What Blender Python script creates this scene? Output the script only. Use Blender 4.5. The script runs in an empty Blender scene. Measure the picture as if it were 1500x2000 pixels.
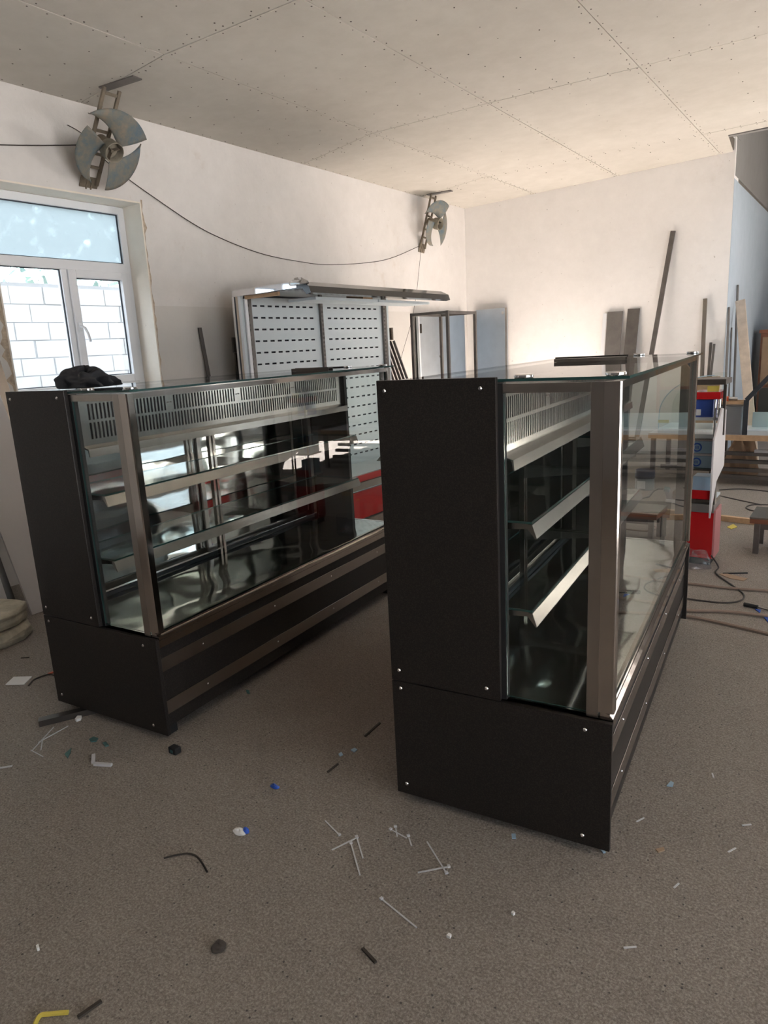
import bpy, math, random
from mathutils import Vector, Matrix, noise as mnoise
random.seed(7)
R_ = math.radians
SC = bpy.context.scene
COL = SC.collection

# ------------------------------------------------------------------ camera
FPX, YAW, PITCH, ROLL, CAMH = 1366.794, -0.61104, 0.228485, 0.052879, 1.56002
_fw = Vector((math.sin(YAW)*math.cos(PITCH), math.cos(YAW)*math.cos(PITCH), -math.sin(PITCH)))
_r = Vector((math.cos(YAW), -math.sin(YAW), 0)); _d = _fw.cross(_r)
_c, _s = math.cos(ROLL), math.sin(ROLL)
CR, CD = _c*_r + _s*_d, -_s*_r + _c*_d
cam_data = bpy.data.cameras.new('camera'); cam = bpy.data.objects.new('camera', cam_data)
COL.objects.link(cam); SC.camera = cam
cam_data.sensor_fit = 'HORIZONTAL'; cam_data.sensor_width = 36.0; cam_data.lens = 36.0*FPX/1500.0
cam_data.clip_start = 0.05; cam_data.clip_end = 200
_m = Matrix((CR, -CD, -_fw)).transposed().to_4x4(); _m.translation = (0, 0, CAMH)
cam.matrix_world = _m

# ------------------------------------------------------------------ world, sun, openings, exposure
W = bpy.data.worlds.new('sky'); SC.world = W; W.use_nodes = True
_bg = W.node_tree.nodes['Background']
_bg.inputs[0].default_value = (0.80, 0.90, 1.0, 1); _bg.inputs[1].default_value = 1.0
sun_d = bpy.data.lights.new('sun', 'SUN'); sun_d.energy = 46.0; sun_d.angle = R_(0.6); sun_d.color = (1.0, 0.99, 0.985)
sun = bpy.data.objects.new('sun', sun_d); COL.objects.link(sun); sun.location = (8, 4, 9)
sun.rotation_euler = Vector((-0.725, 0.11, -0.68)).to_track_quat('-Z', 'Y').to_euler()
def portal(name, loc, d, sx, sy):
    l = bpy.data.lights.new(name, 'AREA'); l.shape = 'RECTANGLE'; l.size = sx; l.size_y = sy
    l.cycles.is_portal = True
    o = bpy.data.objects.new(name, l); COL.objects.link(o); o.location = loc
    o.rotation_euler = Vector(d).to_track_quat('-Z', 'Y').to_euler()
portal('window_daylight', (-5.62, 3.34, 2.08), (1, 0, 0), 1.5, 1.5)
portal('gate_daylight', (3.55, 0.9, 1.5), (-1, 0, 0), 4.4, 3.0)
portal('side_window_daylight', (3.55, 8.8, 1.8), (-1, 0, 0), 3.0, 1.6)
SC.view_settings.view_transform = 'Standard'; SC.view_settings.look = 'None'
SC.view_settings.gamma = 1.0; SC.view_settings.use_curve_mapping = False
SC.view_settings.exposure = 2.28
try:
    SC.cycles.use_adaptive_sampling = False
    SC.cycles.max_bounces = 10; SC.cycles.diffuse_bounces = 5; SC.cycles.glossy_bounces = 6
    SC.cycles.transparent_max_bounces = 24; SC.cycles.sample_clamp_indirect = 6.0
    SC.cycles.caustics_reflective = False; SC.cycles.caustics_refractive = False
except Exception:
    pass

# ------------------------------------------------------------------ pixel helpers (photo 1500x2000 -> point on a plane of the place)
def ray(x, y): return CR*((x-750)/FPX) + CD*((y-1000)/FPX) + _fw
_O = Vector((0, 0, CAMH))
def on_z(x, y, z=0.0): r = ray(x, y); return _O + r*((z-CAMH)/r.z)
def on_x(x, y, X): r = ray(x, y); return _O + r*(X/r.x)
def on_y(x, y, Y): r = ray(x, y); return _O + r*(Y/r.y)

# ------------------------------------------------------------------ materials
MATS = {}
def nmat(name):
    m = bpy.data.materials.new(name); m.use_nodes = True; MATS[name] = m
    nt = m.node_tree; b = nt.nodes['Principled BSDF']
    return m, nt, b
def setp(b, **k):
    for a, v in k.items():
        b.inputs[a.replace('_', ' ')].default_value = v
def coords(nt, scale=(1, 1, 1)):
    tc = nt.nodes.new('ShaderNodeTexCoord'); mp = nt.nodes.new('ShaderNodeMapping')
    mp.inputs['Scale'].default_value = scale
    nt.links.new(tc.outputs['Object'], mp.inputs['Vector']); return mp.outputs[0]
def noise(nt, vec, scale, detail=6, rough=0.6):
    n = nt.nodes.new('ShaderNodeTexNoise'); n.inputs['Scale'].default_value = scale
    n.inputs['Detail'].default_value = detail; n.inputs['Roughness'].default_value = rough
    nt.links.new(vec, n.inputs['Vector']); return n.outputs['Fac']
def ramp(nt, fac, stops):
    r = nt.nodes.new('ShaderNodeValToRGB'); el = r.color_ramp.elements
    while len(el) < len(stops): el.new(0.5)
    for e, (p, c) in zip(el, stops): e.position = p; e.color = (*c, 1)
    nt.links.new(fac, r.inputs[0]); return r.outputs[0]
def mixc(nt, fac, a, b, mode='MIX'):
    m = nt.nodes.new('ShaderNodeMix'); m.data_type = 'RGBA'; m.blend_type = mode
    if isinstance(fac, float): m.inputs[0].default_value = fac
    else: nt.links.new(fac, m.inputs[0])
    for i, v in ((6, a), (7, b)):
        if isinstance(v, tuple): m.inputs[i].default_value = (*v, 1)
        else: nt.links.new(v, m.inputs[i])
    return m.outputs[2]
def bump(nt, b, h, strength=0.3, dist=0.01, chain=None):
    n = nt.nodes.new('ShaderNodeBump'); n.inputs['Strength'].default_value = strength; n.inputs['Distance'].default_value = dist
    nt.links.new(h, n.inputs['Height'])
    if chain: nt.links.new(chain, n.inputs['Normal'])
    nt.links.new(n.outputs[0], b.inputs['Normal']); return n.outputs[0]
def simple(name, col, rough=0.5, metal=0.0, var=0.0, vscale=8.0, bmp=0.0, bscale=60.0, spec=None):
    m, nt, b = nmat(name); setp(b, Roughness=rough, Metallic=metal)
    if spec is not None: b.inputs['Specular IOR Level'].default_value = spec
    if var > 0:
        v = coords(nt); f = noise(nt, v, vscale)
        lo = tuple(max(0, c*(1-var)) for c in col); hi = tuple(min(1, c*(1+var)) for c in col)
        nt.links.new(ramp(nt, f, [(0.3, lo), (0.7, hi)]), b.inputs['Base Color'])
    else: b.inputs['Base Color'].default_value = (*col, 1)
    if bmp > 0: bump(nt, b, noise(nt, coords(nt), bscale, 4), bmp, 0.004)
    return m

def make_floor():
    m, nt, b = nmat('rough_concrete'); v = coords(nt)
    big = noise(nt, v, 0.55, 5, 0.55); mid = noise(nt, v, 5.0, 6, 0.65); fine = noise(nt, v, 135.0, 4, 0.8); grit = noise(nt, v, 38.0, 4, 0.7)
    base = ramp(nt, big, [(0.30, (0.200, 0.172, 0.152)), (0.5, (0.268, 0.242, 0.222)), (0.72, (0.335, 0.320, 0.303))])
    base = mixc(nt, 0.45, base, ramp(nt, mid, [(0.3, (0.17, 0.148, 0.130)), (0.7, (0.37, 0.338, 0.310))]))
    base = mixc(nt, 0.35, base, ramp(nt, grit, [(0.36, (0.13, 0.11, 0.095)), (0.64, (0.44, 0.40, 0.365))]))
    base = mixc(nt, 0.5, base, ramp(nt, fine, [(0.36, (0.085, 0.072, 0.062)), (0.5, (0.275, 0.248, 0.226)), (0.64, (0.60, 0.555, 0.51))]))
    vo = nt.nodes.new('ShaderNodeTexVoronoi'); vo.inputs['Scale'].default_value = 55; nt.links.new(v, vo.inputs['Vector'])
    peb = ramp(nt, vo.outputs['Distance'], [(0.0, (1, 1, 1)), (0.14, (1, 1, 1)), (0.2, (0, 0, 0))])
    sel = nt.nodes.new('ShaderNodeSeparateColor'); nt.links.new(vo.outputs['Color'], sel.inputs[0])
    pick = ramp(nt, sel.outputs[0], [(0.80, (0, 0, 0)), (0.84, (1, 1, 1))])
    pk = mixc(nt, 1.0, peb, pick, 'MULTIPLY')
    base = mixc(nt, pk, base, (0.085, 0.08, 0.078))
    # brown dirt plus some shade between the two cases, painted into the floor colour
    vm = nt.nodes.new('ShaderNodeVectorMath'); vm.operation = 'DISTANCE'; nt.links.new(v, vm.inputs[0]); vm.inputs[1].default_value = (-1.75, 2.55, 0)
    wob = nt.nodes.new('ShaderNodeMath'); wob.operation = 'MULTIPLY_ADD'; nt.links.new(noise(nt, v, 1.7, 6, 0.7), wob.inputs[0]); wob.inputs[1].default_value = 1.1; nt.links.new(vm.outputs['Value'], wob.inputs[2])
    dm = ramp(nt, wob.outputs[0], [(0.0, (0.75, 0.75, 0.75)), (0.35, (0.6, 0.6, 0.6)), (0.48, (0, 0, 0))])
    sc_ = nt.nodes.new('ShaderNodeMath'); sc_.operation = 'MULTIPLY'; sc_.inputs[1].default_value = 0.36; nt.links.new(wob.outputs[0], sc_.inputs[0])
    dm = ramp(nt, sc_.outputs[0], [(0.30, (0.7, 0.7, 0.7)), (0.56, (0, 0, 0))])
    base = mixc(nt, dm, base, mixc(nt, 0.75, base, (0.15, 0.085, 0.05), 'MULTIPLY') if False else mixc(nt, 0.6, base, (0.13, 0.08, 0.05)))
    base = mixc(nt, 1.0, base, (0.97, 0.94, 0.905), 'MULTIPLY')
    nt.links.new(base, b.inputs['Base Color']); setp(b, Roughness=0.85)
    n1 = bump(nt, b, fine, 0.75, 0.006); n2 = bump(nt, b, mid, 0.35, 0.012, n1)
    v2 = nt.nodes.new('ShaderNodeTexVoronoi'); v2.inputs['Scale'].default_value = 70; nt.links.new(v, v2.inputs['Vector'])
    bump(nt, b, v2.outputs['Distance'], 0.25, 0.006, n2)
    return m
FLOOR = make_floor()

def make_plaster(name, a, c, stain=(0.52, 0.44, 0.36), dado=None):
    m, nt, b = nmat(name); v = coords(nt)
    n1 = noise(nt, v, 0.8, 6, 0.6); n2 = noise(nt, v, 7.0, 7, 0.7); n3 = noise(nt, v, 2.2, 8, 0.75)
    base = ramp(nt, n1, [(0.3, a), (0.7, c)])
    base = mixc(nt, 0.22, base, ramp(nt, n2, [(0.3, tuple(x*0.82 for x in a)), (0.7, c)]))
    st = ramp(nt, n3, [(0.60, (0, 0, 0)), (0.74, (0.45, 0.45, 0.45))])
    base = mixc(nt, st, base, stain)
    sp = noise(nt, v, 26.0, 3, 0.5)
    base = mixc(nt, ramp(nt, sp, [(0.73, (0, 0, 0)), (0.77, (0.5, 0.5, 0.5))]), base, (0.30, 0.26, 0.23))
    if dado:
        sx = nt.nodes.new('ShaderNodeSeparateXYZ'); tc = nt.nodes.new('ShaderNodeTexCoord')
        nt.links.new(tc.outputs['Object'], sx.inputs[0])
        mr = nt.nodes.new('ShaderNodeMath'); mr.operation = 'LESS_THAN'; nt.links.new(sx.outputs[2], mr.inputs[0]); mr.inputs[1].default_value = dado[0]
        base = mixc(nt, mr.outputs[0], base, mixc(nt, 0.6, base, dado[1]))
    nt.links.new(base, b.inputs['Base Color']); setp(b, Roughness=0.9)
    k = bump(nt, b, n2, 0.3, 0.01); bump(nt, b, noise(nt, v, 1.6, 5), 0.25, 0.03, k)
    return m
PLASTER_L = make_plaster('whitewashed_plaster', (0.66, 0.63, 0.605), (0.78, 0.75, 0.73), dado=(2.02, (0.60, 0.57, 0.53)))
PLASTER_B = make_plaster('white_plaster', (0.76, 0.735, 0.715), (0.84, 0.815, 0.80), stain=(0.66, 0.61, 0.56))
PLASTER_MID = make_plaster('old_grey_plaster', (0.46, 0.44, 0.42), (0.54, 0.52, 0.50))
PLASTER_BLUE = make_plaster('pale_blue_plaster', (0.38, 0.45, 0.51), (0.45, 0.51, 0.57), stain=(0.38, 0.40, 0.44))
PLASTER_GREY = make_plaster('grey_render', (0.21, 0.20, 0.195), (0.27, 0.26, 0.25), stain=(0.2, 0.18, 0.16))
REVEAL = make_plaster('window_reveal_plaster', (0.80, 0.72, 0.62), (0.86, 0.80, 0.72), stain=(0.66, 0.50, 0.34))
def make_board():
    m, nt, b = nmat('plasterboard_paper'); v = coords(nt)
    n1 = noise(nt, v, 0.9, 6, 0.6); n2 = noise(nt, v, 6, 6, 0.65)
    base = ramp(nt, n1, [(0.3, (0.54, 0.505, 0.45)), (0.7, (0.63, 0.595, 0.54))])
    base = mixc(nt, 0.25, base, ramp(nt, n2, [(0.35, (0.50, 0.465, 0.41)), (0.65, (0.66, 0.62, 0.565))]))
    nt.links.new(base, b.inputs['Base Color']); setp(b, Roughness=0.85)
    return m
BOARD = make_board()
GAP = simple('ceiling_void', (0.13, 0.11, 0.09), 0.9)
SCREW_DARK = simple('rusty_screw', (0.11, 0.085, 0.07), 0.6)
JOINT = simple('joint_filler', (0.62, 0.58, 0.52), 0.9, var=0.15, vscale=20)
BLOCK = simple('concrete_block', (0.62, 0.61, 0.61), 0.9, var=0.06, vscale=6, bmp=0.4, bscale=30)
MORTAR = simple('mortar', (0.40, 0.40, 0.41), 0.95)
GROUND = simple('outdoor_ground', (0.22, 0.21, 0.20), 0.95, var=0.1, vscale=2)

def make_laminate():
    m, nt, b = nmat('black_laminate'); v = coords(nt)
    f = noise(nt, v, 260.0, 2, 0.5)
    nt.links.new(ramp(nt, f, [(0.45, (0.0120, 0.0102, 0.0095)), (0.66, (0.0300, 0.0245, 0.0215))]), b.inputs['Base Color'])
    setp(b, Roughness=0.40); b.inputs['Specular IOR Level'].default_value = 0.35; bump(nt, b, f, 0.12, 0.002)
    return m
LAMINATE = make_laminate()
def make_steel(name, col, rough, wav=0.0, ws=3.0, brush=True):
    m, nt, b = nmat(name); setp(b, Metallic=1.0, Roughness=rough)
    v = coords(nt)
    f = noise(nt, v, 4.0, 4)
    nt.links.new(ramp(nt, f, [(0.3, tuple(x*0.88 for x in col)), (0.7, col)]), b.inputs['Base Color'])
    if wav > 0: bump(nt, b, noise(nt, v, ws, 1, 0.4), wav, 0.05)
    return m
STEEL = make_steel('polished_stainless', (0.54, 0.49, 0.455), 0.12, 0.05, 6)
STEEL_BR = make_steel('brushed_stainless', (0.43, 0.395, 0.365), 0.27)
STEEL_WAVY = make_steel('wavy_stainless_sheet', (0.62, 0.64, 0.64), 0.07, 0.22, 3.2)
STEEL_VENT = make_steel('vent_stainless', (0.60, 0.58, 0.56), 0.20, 0.04, 2.5)
STEEL_DK = make_steel('dark_steel', (0.13, 0.115, 0.105), 0.45)
CHROME = make_steel('chrome', (0.85, 0.85, 0.86), 0.06)
GALV = make_steel('galvanised_sheet', (0.52, 0.57, 0.62), 0.34, 0.05, 2.0)
STEEL_DULL = simple('dull_grey_steel', (0.17, 0.155, 0.145), 0.55, 0.4, var=0.15)
TUBE = simple('bare_steel_tube', (0.155, 0.14, 0.13), 0.45, 0.6, var=0.2)
def make_glass(name, tint, ior=1.52, haze=0.0, trans=False):
    m = bpy.data.materials.new(name); m.use_nodes = True; nt = m.node_tree; nt.nodes.clear()
    out = nt.nodes.new('ShaderNodeOutputMaterial'); tr = nt.nodes.new('ShaderNodeBsdfTransparent'); gl = nt.nodes.new('ShaderNodeBsdfGlossy')
    tr.inputs[0].default_value = (*tint, 1); gl.inputs['Roughness'].default_value = 0.0
    fr = nt.nodes.new('ShaderNodeFresnel'); fr.inputs[0].default_value = ior
    ge = nt.nodes.new('ShaderNodeNewGeometry'); inv = nt.nodes.new('ShaderNodeMath'); inv.operation = 'SUBTRACT'; inv.inputs[0].default_value = 1.0
    nt.links.new(ge.outputs['Backfacing'], inv.inputs[1])
    mu = nt.nodes.new('ShaderNodeMath'); mu.operation = 'MULTIPLY'; nt.links.new(fr.outputs[0], mu.inputs[0]); nt.links.new(inv.outputs[0], mu.inputs[1])
    mx = nt.nodes.new('ShaderNodeMixShader'); nt.links.new(mu.outputs[0], mx.inputs[0]); nt.links.new(tr.outputs[0], mx.inputs[1]); nt.links.new(gl.outputs[0], mx.inputs[2])
    last = mx.outputs[0]
    if haze > 0:
        df = nt.nodes.new('ShaderNodeBsdfTranslucent' if trans else 'ShaderNodeBsdfDiffuse'); df.inputs[0].default_value = (0.50, 0.535, 0.545, 1) if trans else (0.8, 0.85, 0.87, 1)
        m2 = nt.nodes.new('ShaderNodeMixShader')
        tc = nt.nodes.new('ShaderNodeTexCoord'); n = nt.nodes.new('ShaderNodeTexNoise'); n.inputs['Scale'].default_value = 9; n.inputs['Detail'].default_value = 7
        nt.links.new(tc.outputs['Object'], n.inputs['Vector'])
        k = nt.nodes.new('ShaderNodeMath'); k.operation = 'MULTIPLY'; k.inputs[1].default_value = haze*2; nt.links.new(n.outputs['Fac'], k.inputs[0])
        nt.links.new(k.outputs[0], m2.inputs[0]); nt.links.new(last, m2.inputs[1]); nt.links.new(df.outputs[0], m2.inputs[2]); last = m2.outputs[0]
    nt.links.new(last, out.inputs[0]); MATS[name] = m
    return m
GLASS = make_glass('clear_glass', (0.955, 0.975, 0.968), 1.5)
SHELF_GLASS = make_glass('shelf_glass', (0.90, 0.945, 0.935), 1.6)
WIN_GLASS = make_glass('dusty_window_glass', (0.95, 0.97, 0.98), 1.5, 0.02)
FROST = make_glass('dirty_upper_pane', (0.74, 0.80, 0.82), 1.5, 1.15, True)
GLASS_EDGE = simple('glass_edge', (0.018, 0.055, 0.052), 0.12, 0.0)
FILM = make_glass('plastic_film', (0.92, 0.92, 0.95), 1.5, 0.05)
PVC = simple('white_pvc', (0.78, 0.79, 0.82), 0.35)
GASKET = simple('black_gasket', (0.03, 0.035, 0.045), 0.6)
WHITE_SHEET = simple('white_coated_sheet', (0.60, 0.66, 0.69), 0.4)
WHITE_PANEL = simple('white_melamine', (0.58, 0.56, 0.57), 0.35)
RED = simple('red_gloss_sheet', (0.42, 0.012, 0.014), 0.22)
PINK = simple('film_covered_red', (0.50, 0.20, 0.20), 0.5)
WOOD = simple('raw_pine', (0.52, 0.34, 0.20), 0.7, var=0.2, vscale=12)
WOOD_PALE = simple('pale_wood', (0.55, 0.45, 0.36), 0.7, var=0.15, vscale=10)  # pale timber, the wood's own colour
CARDBOARD = simple('brown_cardboard', (0.28, 0.185, 0.115), 0.9, var=0.1)
WOOD_RED = simple('stained_wood', (0.20, 0.075, 0.04), 0.55, var=0.2)
BLUE_BOX = simple('blue_carton', (0.03, 0.075, 0.33), 0.5)
BLUE_TRAY = simple('pale_blue_plastic', (0.33, 0.47, 0.60), 0.4)
WHITE = simple('white_paper', (0.80, 0.80, 0.80), 0.7)
YELLOW = simple('yellow_tape', (0.62, 0.50, 0.09), 0.6)
ORANGE = simple('orange_plastic', (0.65, 0.10, 0.03), 0.4)
BLACK = simple('black_rubber', (0.012, 0.012, 0.013), 0.6)
CLOTH = simple('black_cloth', (0.018, 0.019, 0.024), 0.75, bmp=0.4, bscale=40)
HOSE = simple('tan_hose', (0.26, 0.19, 0.15), 0.55, var=0.15)
CORD = simple('dark_cord', (0.055, 0.045, 0.04), 0.6)
STONE = simple('limestone', (0.46, 0.42, 0.33), 0.9, var=0.3, vscale=9, bmp=0.6, bscale=25)
def make_fan_paint():
    m, nt, b = nmat('worn_blue_grey_paint'); v = coords(nt)
    f = noise(nt, v, 9, 7, 0.7)
    nt.links.new(ramp(nt, f, [(0.32, (0.07, 0.13, 0.18)), (0.5, (0.16, 0.165, 0.15)), (0.66, (0.24, 0.20, 0.15))]), b.inputs['Base Color'])
    setp(b, Roughness=0.6); return m
FAN_PAINT = make_fan_paint()
FAN_HUB = simple('dusty_hub', (0.24, 0.215, 0.17), 0.7, var=0.35, vscale=14)
FAN_BRACKET = simple('dusty_bracket_steel', (0.19, 0.155, 0.115), 0.6, 0.2, var=0.3, vscale=12)
ZIP = simple('white_nylon', (0.58, 0.58, 0.61), 0.5)
TEAL = simple('green_glass_chip', (0.10, 0.20, 0.20), 0.2)
BLUE = simple('blue_foil', (0.03, 0.10, 0.50), 0.4)
TWIG = simple('dark_scrap', (0.05, 0.04, 0.033), 0.8)
TAN = simple('wood_chip', (0.36, 0.25, 0.17), 0.8)
PAINT_TIN = simple('paint_tin', (0.30, 0.33, 0.34), 0.4, 0.3)
DARKBLUE = simple('dark_blue_lid', (0.03, 0.035, 0.06), 0.5)

# ------------------------------------------------------------------ mesh builder
class MB:
    def __init__(s): s.v = []; s.f = []; s.mi = []
    def add(s, vs, fs, mi=0):
        o = len(s.v); s.v += [tuple(p) for p in vs]; s.f += [tuple(i+o for i in f) for f in fs]; s.mi += [mi]*len(fs); return s
    def box(s, x0, x1, y0, y1, z0, z1, mi=0, edge=None):
        vs = [(x0,y0,z0),(x1,y0,z0),(x1,y1,z0),(x0,y1,z0),(x0,y0,z1),(x1,y0,z1),(x1,y1,z1),(x0,y1,z1)]
        fs = [(0,3,2,1),(4,5,6,7),(0,1,5,4),(1,2,6,5),(2,3,7,6),(3,0,4,7)]
        s.add(vs, fs, mi)
        if edge is not None:     # the two big faces keep mi, the rim takes `edge`
            d = (x1-x0, y1-y0, z1-z0); a = d.index(min(d)); big = {0: (3, 5), 1: (2, 4), 2: (0, 1)}[a]
            for k in range(6):
                if k not in big: s.mi[-6+k] = edge
        return s
    def bar(s, p0, p1, w, t, up=(0, 0, 1), mi=0):
        """a box from p0 to p1, width w across (along p-dir x up), thickness t"""
        p0, p1 = Vector(p0), Vector(p1); d = (p1-p0).normalized(); u = Vector(up)
        a = d.cross(u)
        if a.length < 1e-4: a = d.cross(Vector((1, 0, 0)))
        a.normalize(); b = a.cross(d).normalized()
        a *= w/2; b *= t/2
        vs = [p0-a-b, p0+a-b, p0+a+b, p0-a+b, p1-a-b, p1+a-b, p1+a+b, p1-a+b]
        return s.add(vs, [(0,3,2,1),(4,5,6,7),(0,1,5,4),(1,2,6,5),(2,3,7,6),(3,0,4,7)], mi)
    def cyl(s, p0, p1, r, n=12, r1=None, mi=0, cap=True):
        p0, p1 = Vector(p0), Vector(p1); d = (p1-p0).normalized(); r1 = r if r1 is None else r1
        a = d.orthogonal().normalized(); b = d.cross(a)
        vs = []
        for p, rr in ((p0, r), (p1, r1)):
            vs += [p + a*rr*math.cos(2*math.pi*i/n) + b*rr*math.sin(2*math.pi*i/n) for i in range(n)]
        fs = [(i, (i+1) % n, n+(i+1) % n, n+i) for i in range(n)]
        if cap: fs += [tuple(range(n-1, -1, -1)), tuple(range(n, 2*n))]
        return s.add(vs, fs, mi)
    def tube(s, pts, r, n=8, mi=0):
        pts = [Vector(p) for p in pts]; m = len(pts); vs = []; fs = []; a = None
        for i, p in enumerate(pts):
            d = (pts[min(i+1, m-1)]-pts[max(i-1, 0)]).normalized()
            if a is None: a = d.orthogonal().normalized()
            a = (a - d*a.dot(d)).normalized(); b = d.cross(a)
            vs += [p + (a*math.cos(2*math.pi*k/n) + b*math.sin(2*math.pi*k/n))*r for k in range(n)]
        for i in range(m-1):
            fs += [(i*n+k, i*n+(k+1) % n, (i+1)*n+(k+1) % n, (i+1)*n+k) for k in range(n)]
        fs += [tuple(range(n-1, -1, -1)), tuple(range((m-1)*n, m*n))]
        return s.add(vs, fs, mi)
    def lathe(s, prof, n=20, o=(0, 0, 0), mi=0):
        o = Vector(o); m = len(prof); vs = []
        for r, z in prof: vs += [o + Vector((r*math.cos(2*math.pi*k/n), r*math.sin(2*math.pi*k/n), z)) for k in range(n)]
        fs = []
        for i in range(m-1): fs += [(i*n+k, i*n+(k+1) % n, (i+1)*n+(k+1) % n, (i+1)*n+k) for k in range(n)]
        return s.add(vs, fs, mi)
    def prism(s, poly, ext, mi=0):
        """poly: list of 3-D points (planar), ext: extrusion vector"""
        p = [Vector(q) for q in poly]; e = Vector(ext); n = len(p)
        vs = p + [q+e for q in p]
        return s.add(vs, [tuple(range(n-1, -1, -1)), tuple(range(n, 2*n))] + [(i, (i+1) % n, n+(i+1) % n, n+i) for i in range(n)], mi)
    def mesh(s, name, mats, smooth=False):
        me = bpy.data.meshes.new(name); me.from_pydata(s.v, [], s.f); me.update()
        for m in (mats if isinstance(mats, (list, tuple)) else [mats]): me.materials.append(m)
        if any(s.mi): me.polygons.foreach_set('material_index', s.mi)
        import bmesh
        b = bmesh.new(); b.from_mesh(me); bmesh.ops.recalc_face_normals(b, faces=b.faces); b.to_mesh(me); b.free()
        if smooth:
            me.polygons.foreach_set('use_smooth', [True]*len(me.polygons))
            try: me.set_sharp_from_angle(angle=R_(40))
            except Exception: pass
        return me
    def build(s, name, mats, parent=None, smooth=False, bevel=0.0, label=None):
        o = bpy.data.objects.new(name, s.mesh(name, mats, smooth)); COL.objects.link(o)
        if parent is not None: o.parent = parent
        if bevel:
            md = o.modifiers.new('bevel', 'BEVEL'); md.width = bevel; md.segments = 2; md.limit_method = 'ANGLE'
        if label: o['label'] = label
        return o
def box(*a, **k): return MB().box(*a, **k)
def holed_plate(us, vs, hole, t0, t1, axis):
    """plate on a grid us x vs, thickness t0..t1 along `axis` ('x'), cells where hole(i,j) left open; all one connected mesh"""
    m = MB(); nu, nv = len(us), len(vs)
    P = lambda u, v, t: (t, u, v) if axis == 'x' else (u, t, v)
    V = [P(u, v, t) for t in (t0, t1) for u in us for v in vs]
    ix = lambda k, i, j: k*nu*nv + i*nv + j
    F = []
    solid = lambda i, j: 0 <= i < nu-1 and 0 <= j < nv-1 and not hole(i, j)
    for i in range(nu-1):
        for j in range(nv-1):
            if not solid(i, j): continue
            F.append((ix(0,i,j), ix(0,i+1,j), ix(0,i+1,j+1), ix(0,i,j+1)))
            F.append((ix(1,i,j), ix(1,i,j+1), ix(1,i+1,j+1), ix(1,i+1,j)))
            for (di, dj, a, b) in ((-1,0,(i,j),(i,j+1)), (1,0,(i+1,j+1),(i+1,j)), (0,-1,(i+1,j),(i,j)), (0,1,(i,j+1),(i+1,j+1))):
                if not solid(i+di, j+dj): F.append((ix(0,*a), ix(0,*b), ix(1,*b), ix(1,*a)))
    used = sorted({k for f in F for k in f}); mp = {k: n for n, k in enumerate(used)}
    m.add([V[k] for k in used], [tuple(mp[k] for k in f) for f in F]); return m

def thing(name, label, cat, loc=(0, 0, 0), rz=0.0, group=None):
    o = bpy.data.objects.new(name, None); COL.objects.link(o); o.location = loc; o.rotation_euler = (0, 0, rz)
    o.empty_display_size = 0.1; return tag(o, label, cat, group)
def tag(o, label, cat, group=None):
    o['label'] = label; o['category'] = cat
    if group: o['group'] = group
    return o
def struct(o): o['kind'] = 'structure'; return o
def at_origin(o, loc):
    """move a top-level mesh's origin to loc, keeping the mesh where it is"""
    loc = Vector(loc); o.data.transform(Matrix.Translation(-loc)); o.location = loc; return o

# ================================================================== THE SETTING
XW, YB, ZC, KC = -5.1, 9.72, 3.481, 0.031568
XE = -1.54                      # outer corner at the end of the back wall
zceil = lambda x: ZC + KC*(x-XW)
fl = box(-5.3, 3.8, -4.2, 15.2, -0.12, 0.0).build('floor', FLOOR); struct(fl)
gr = box(-30, 30, -30, 30, -0.30, -0.14).build('ground', GROUND); struct(gr)

# left wall with the window opening (y 2.70-4.02, z 1.34-2.84)
WY0, WY1, WZ0, WZ1 = 2.73, 4.02, 1.34, 2.84
wl = holed_plate([-4.2, WY0, WY1, YB+0.3], [0.0, WZ0, WZ1, 5.6], lambda i, j: i == 1 and j == 1, XW-0.28, XW, 'x').build('wall_left', PLASTER_L); struct(wl)  # unseen upper part raised to shade the block wall outside
# plaster lining of the window reveal
rv = MB()
rv.prism([(XW-0.27, WY0, WZ0), (XW+0.004, WY0, WZ0), (XW+0.004, WY0, WZ1), (XW-0.27, WY0, WZ1)], (0, 0.012, 0))
rv.build('reveal_side', REVEAL, wl)
MB().prism([(XW-0.27, WY1-0.012, WZ0), (XW+0.004, WY1-0.012, WZ0), (XW+0.004, WY1-0.012, WZ1), (XW-0.27, WY1-0.012, WZ1)], (0, 0.012, 0)).build('reveal_side', REVEAL, wl)
box(XW-0.27, XW+0.004, WY0+0.012, WY1-0.012, WZ1-0.012, WZ1).build('reveal_head', REVEAL, wl)
box(XW-0.27, XW+0.004, WY0+0.012, WY1-0.012, WZ0, WZ0+0.012).build('reveal_sill', REVEAL, wl)
rn_ = random.Random(8)
def crumbs(y, z0, z1, wd, side):
    m = MB(); n = 40; L_ = []; Rr = []
    for k in range(n+1):
        z = z0+(z1-z0)*k/n; L_.append((XW+0.0015, y, z)); Rr.append((XW+0.0015, y+side*wd*rn_.uniform(0.15, 1.0)*(1.0 if rn_.random() > .2 else 1.8), z))
    m.add(L_+Rr, [(k, k+1, n+2+k, n+1+k) for k in range(n)]); m.build('broken_plaster_edge', BROKEN, wl)
BROKEN = simple('broken_plaster', (0.46, 0.37, 0.28), 0.95, var=0.3, vscale=30)
crumbs(WY1+0.001, WZ0-0.2, WZ1+0.02, 0.022, 1); crumbs(WY0-0.001, WZ0-0.2, WZ1, 0.035, -1)
wb = box(XW, XE, YB, YB+0.3, 0.0, 3.75).build('wall_back', PLASTER_B); struct(wb)
wa = box(XE-0.3, XE, YB+0.3, 15.0, 0.0, 3.30).build('wall_side_room', PLASTER_BLUE); struct(wa)
box(XE-0.3, XE+0.0, YB+0.3, 15.0, 3.34, 5.2).build('upper_render', PLASTER_GREY, wa)
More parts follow.
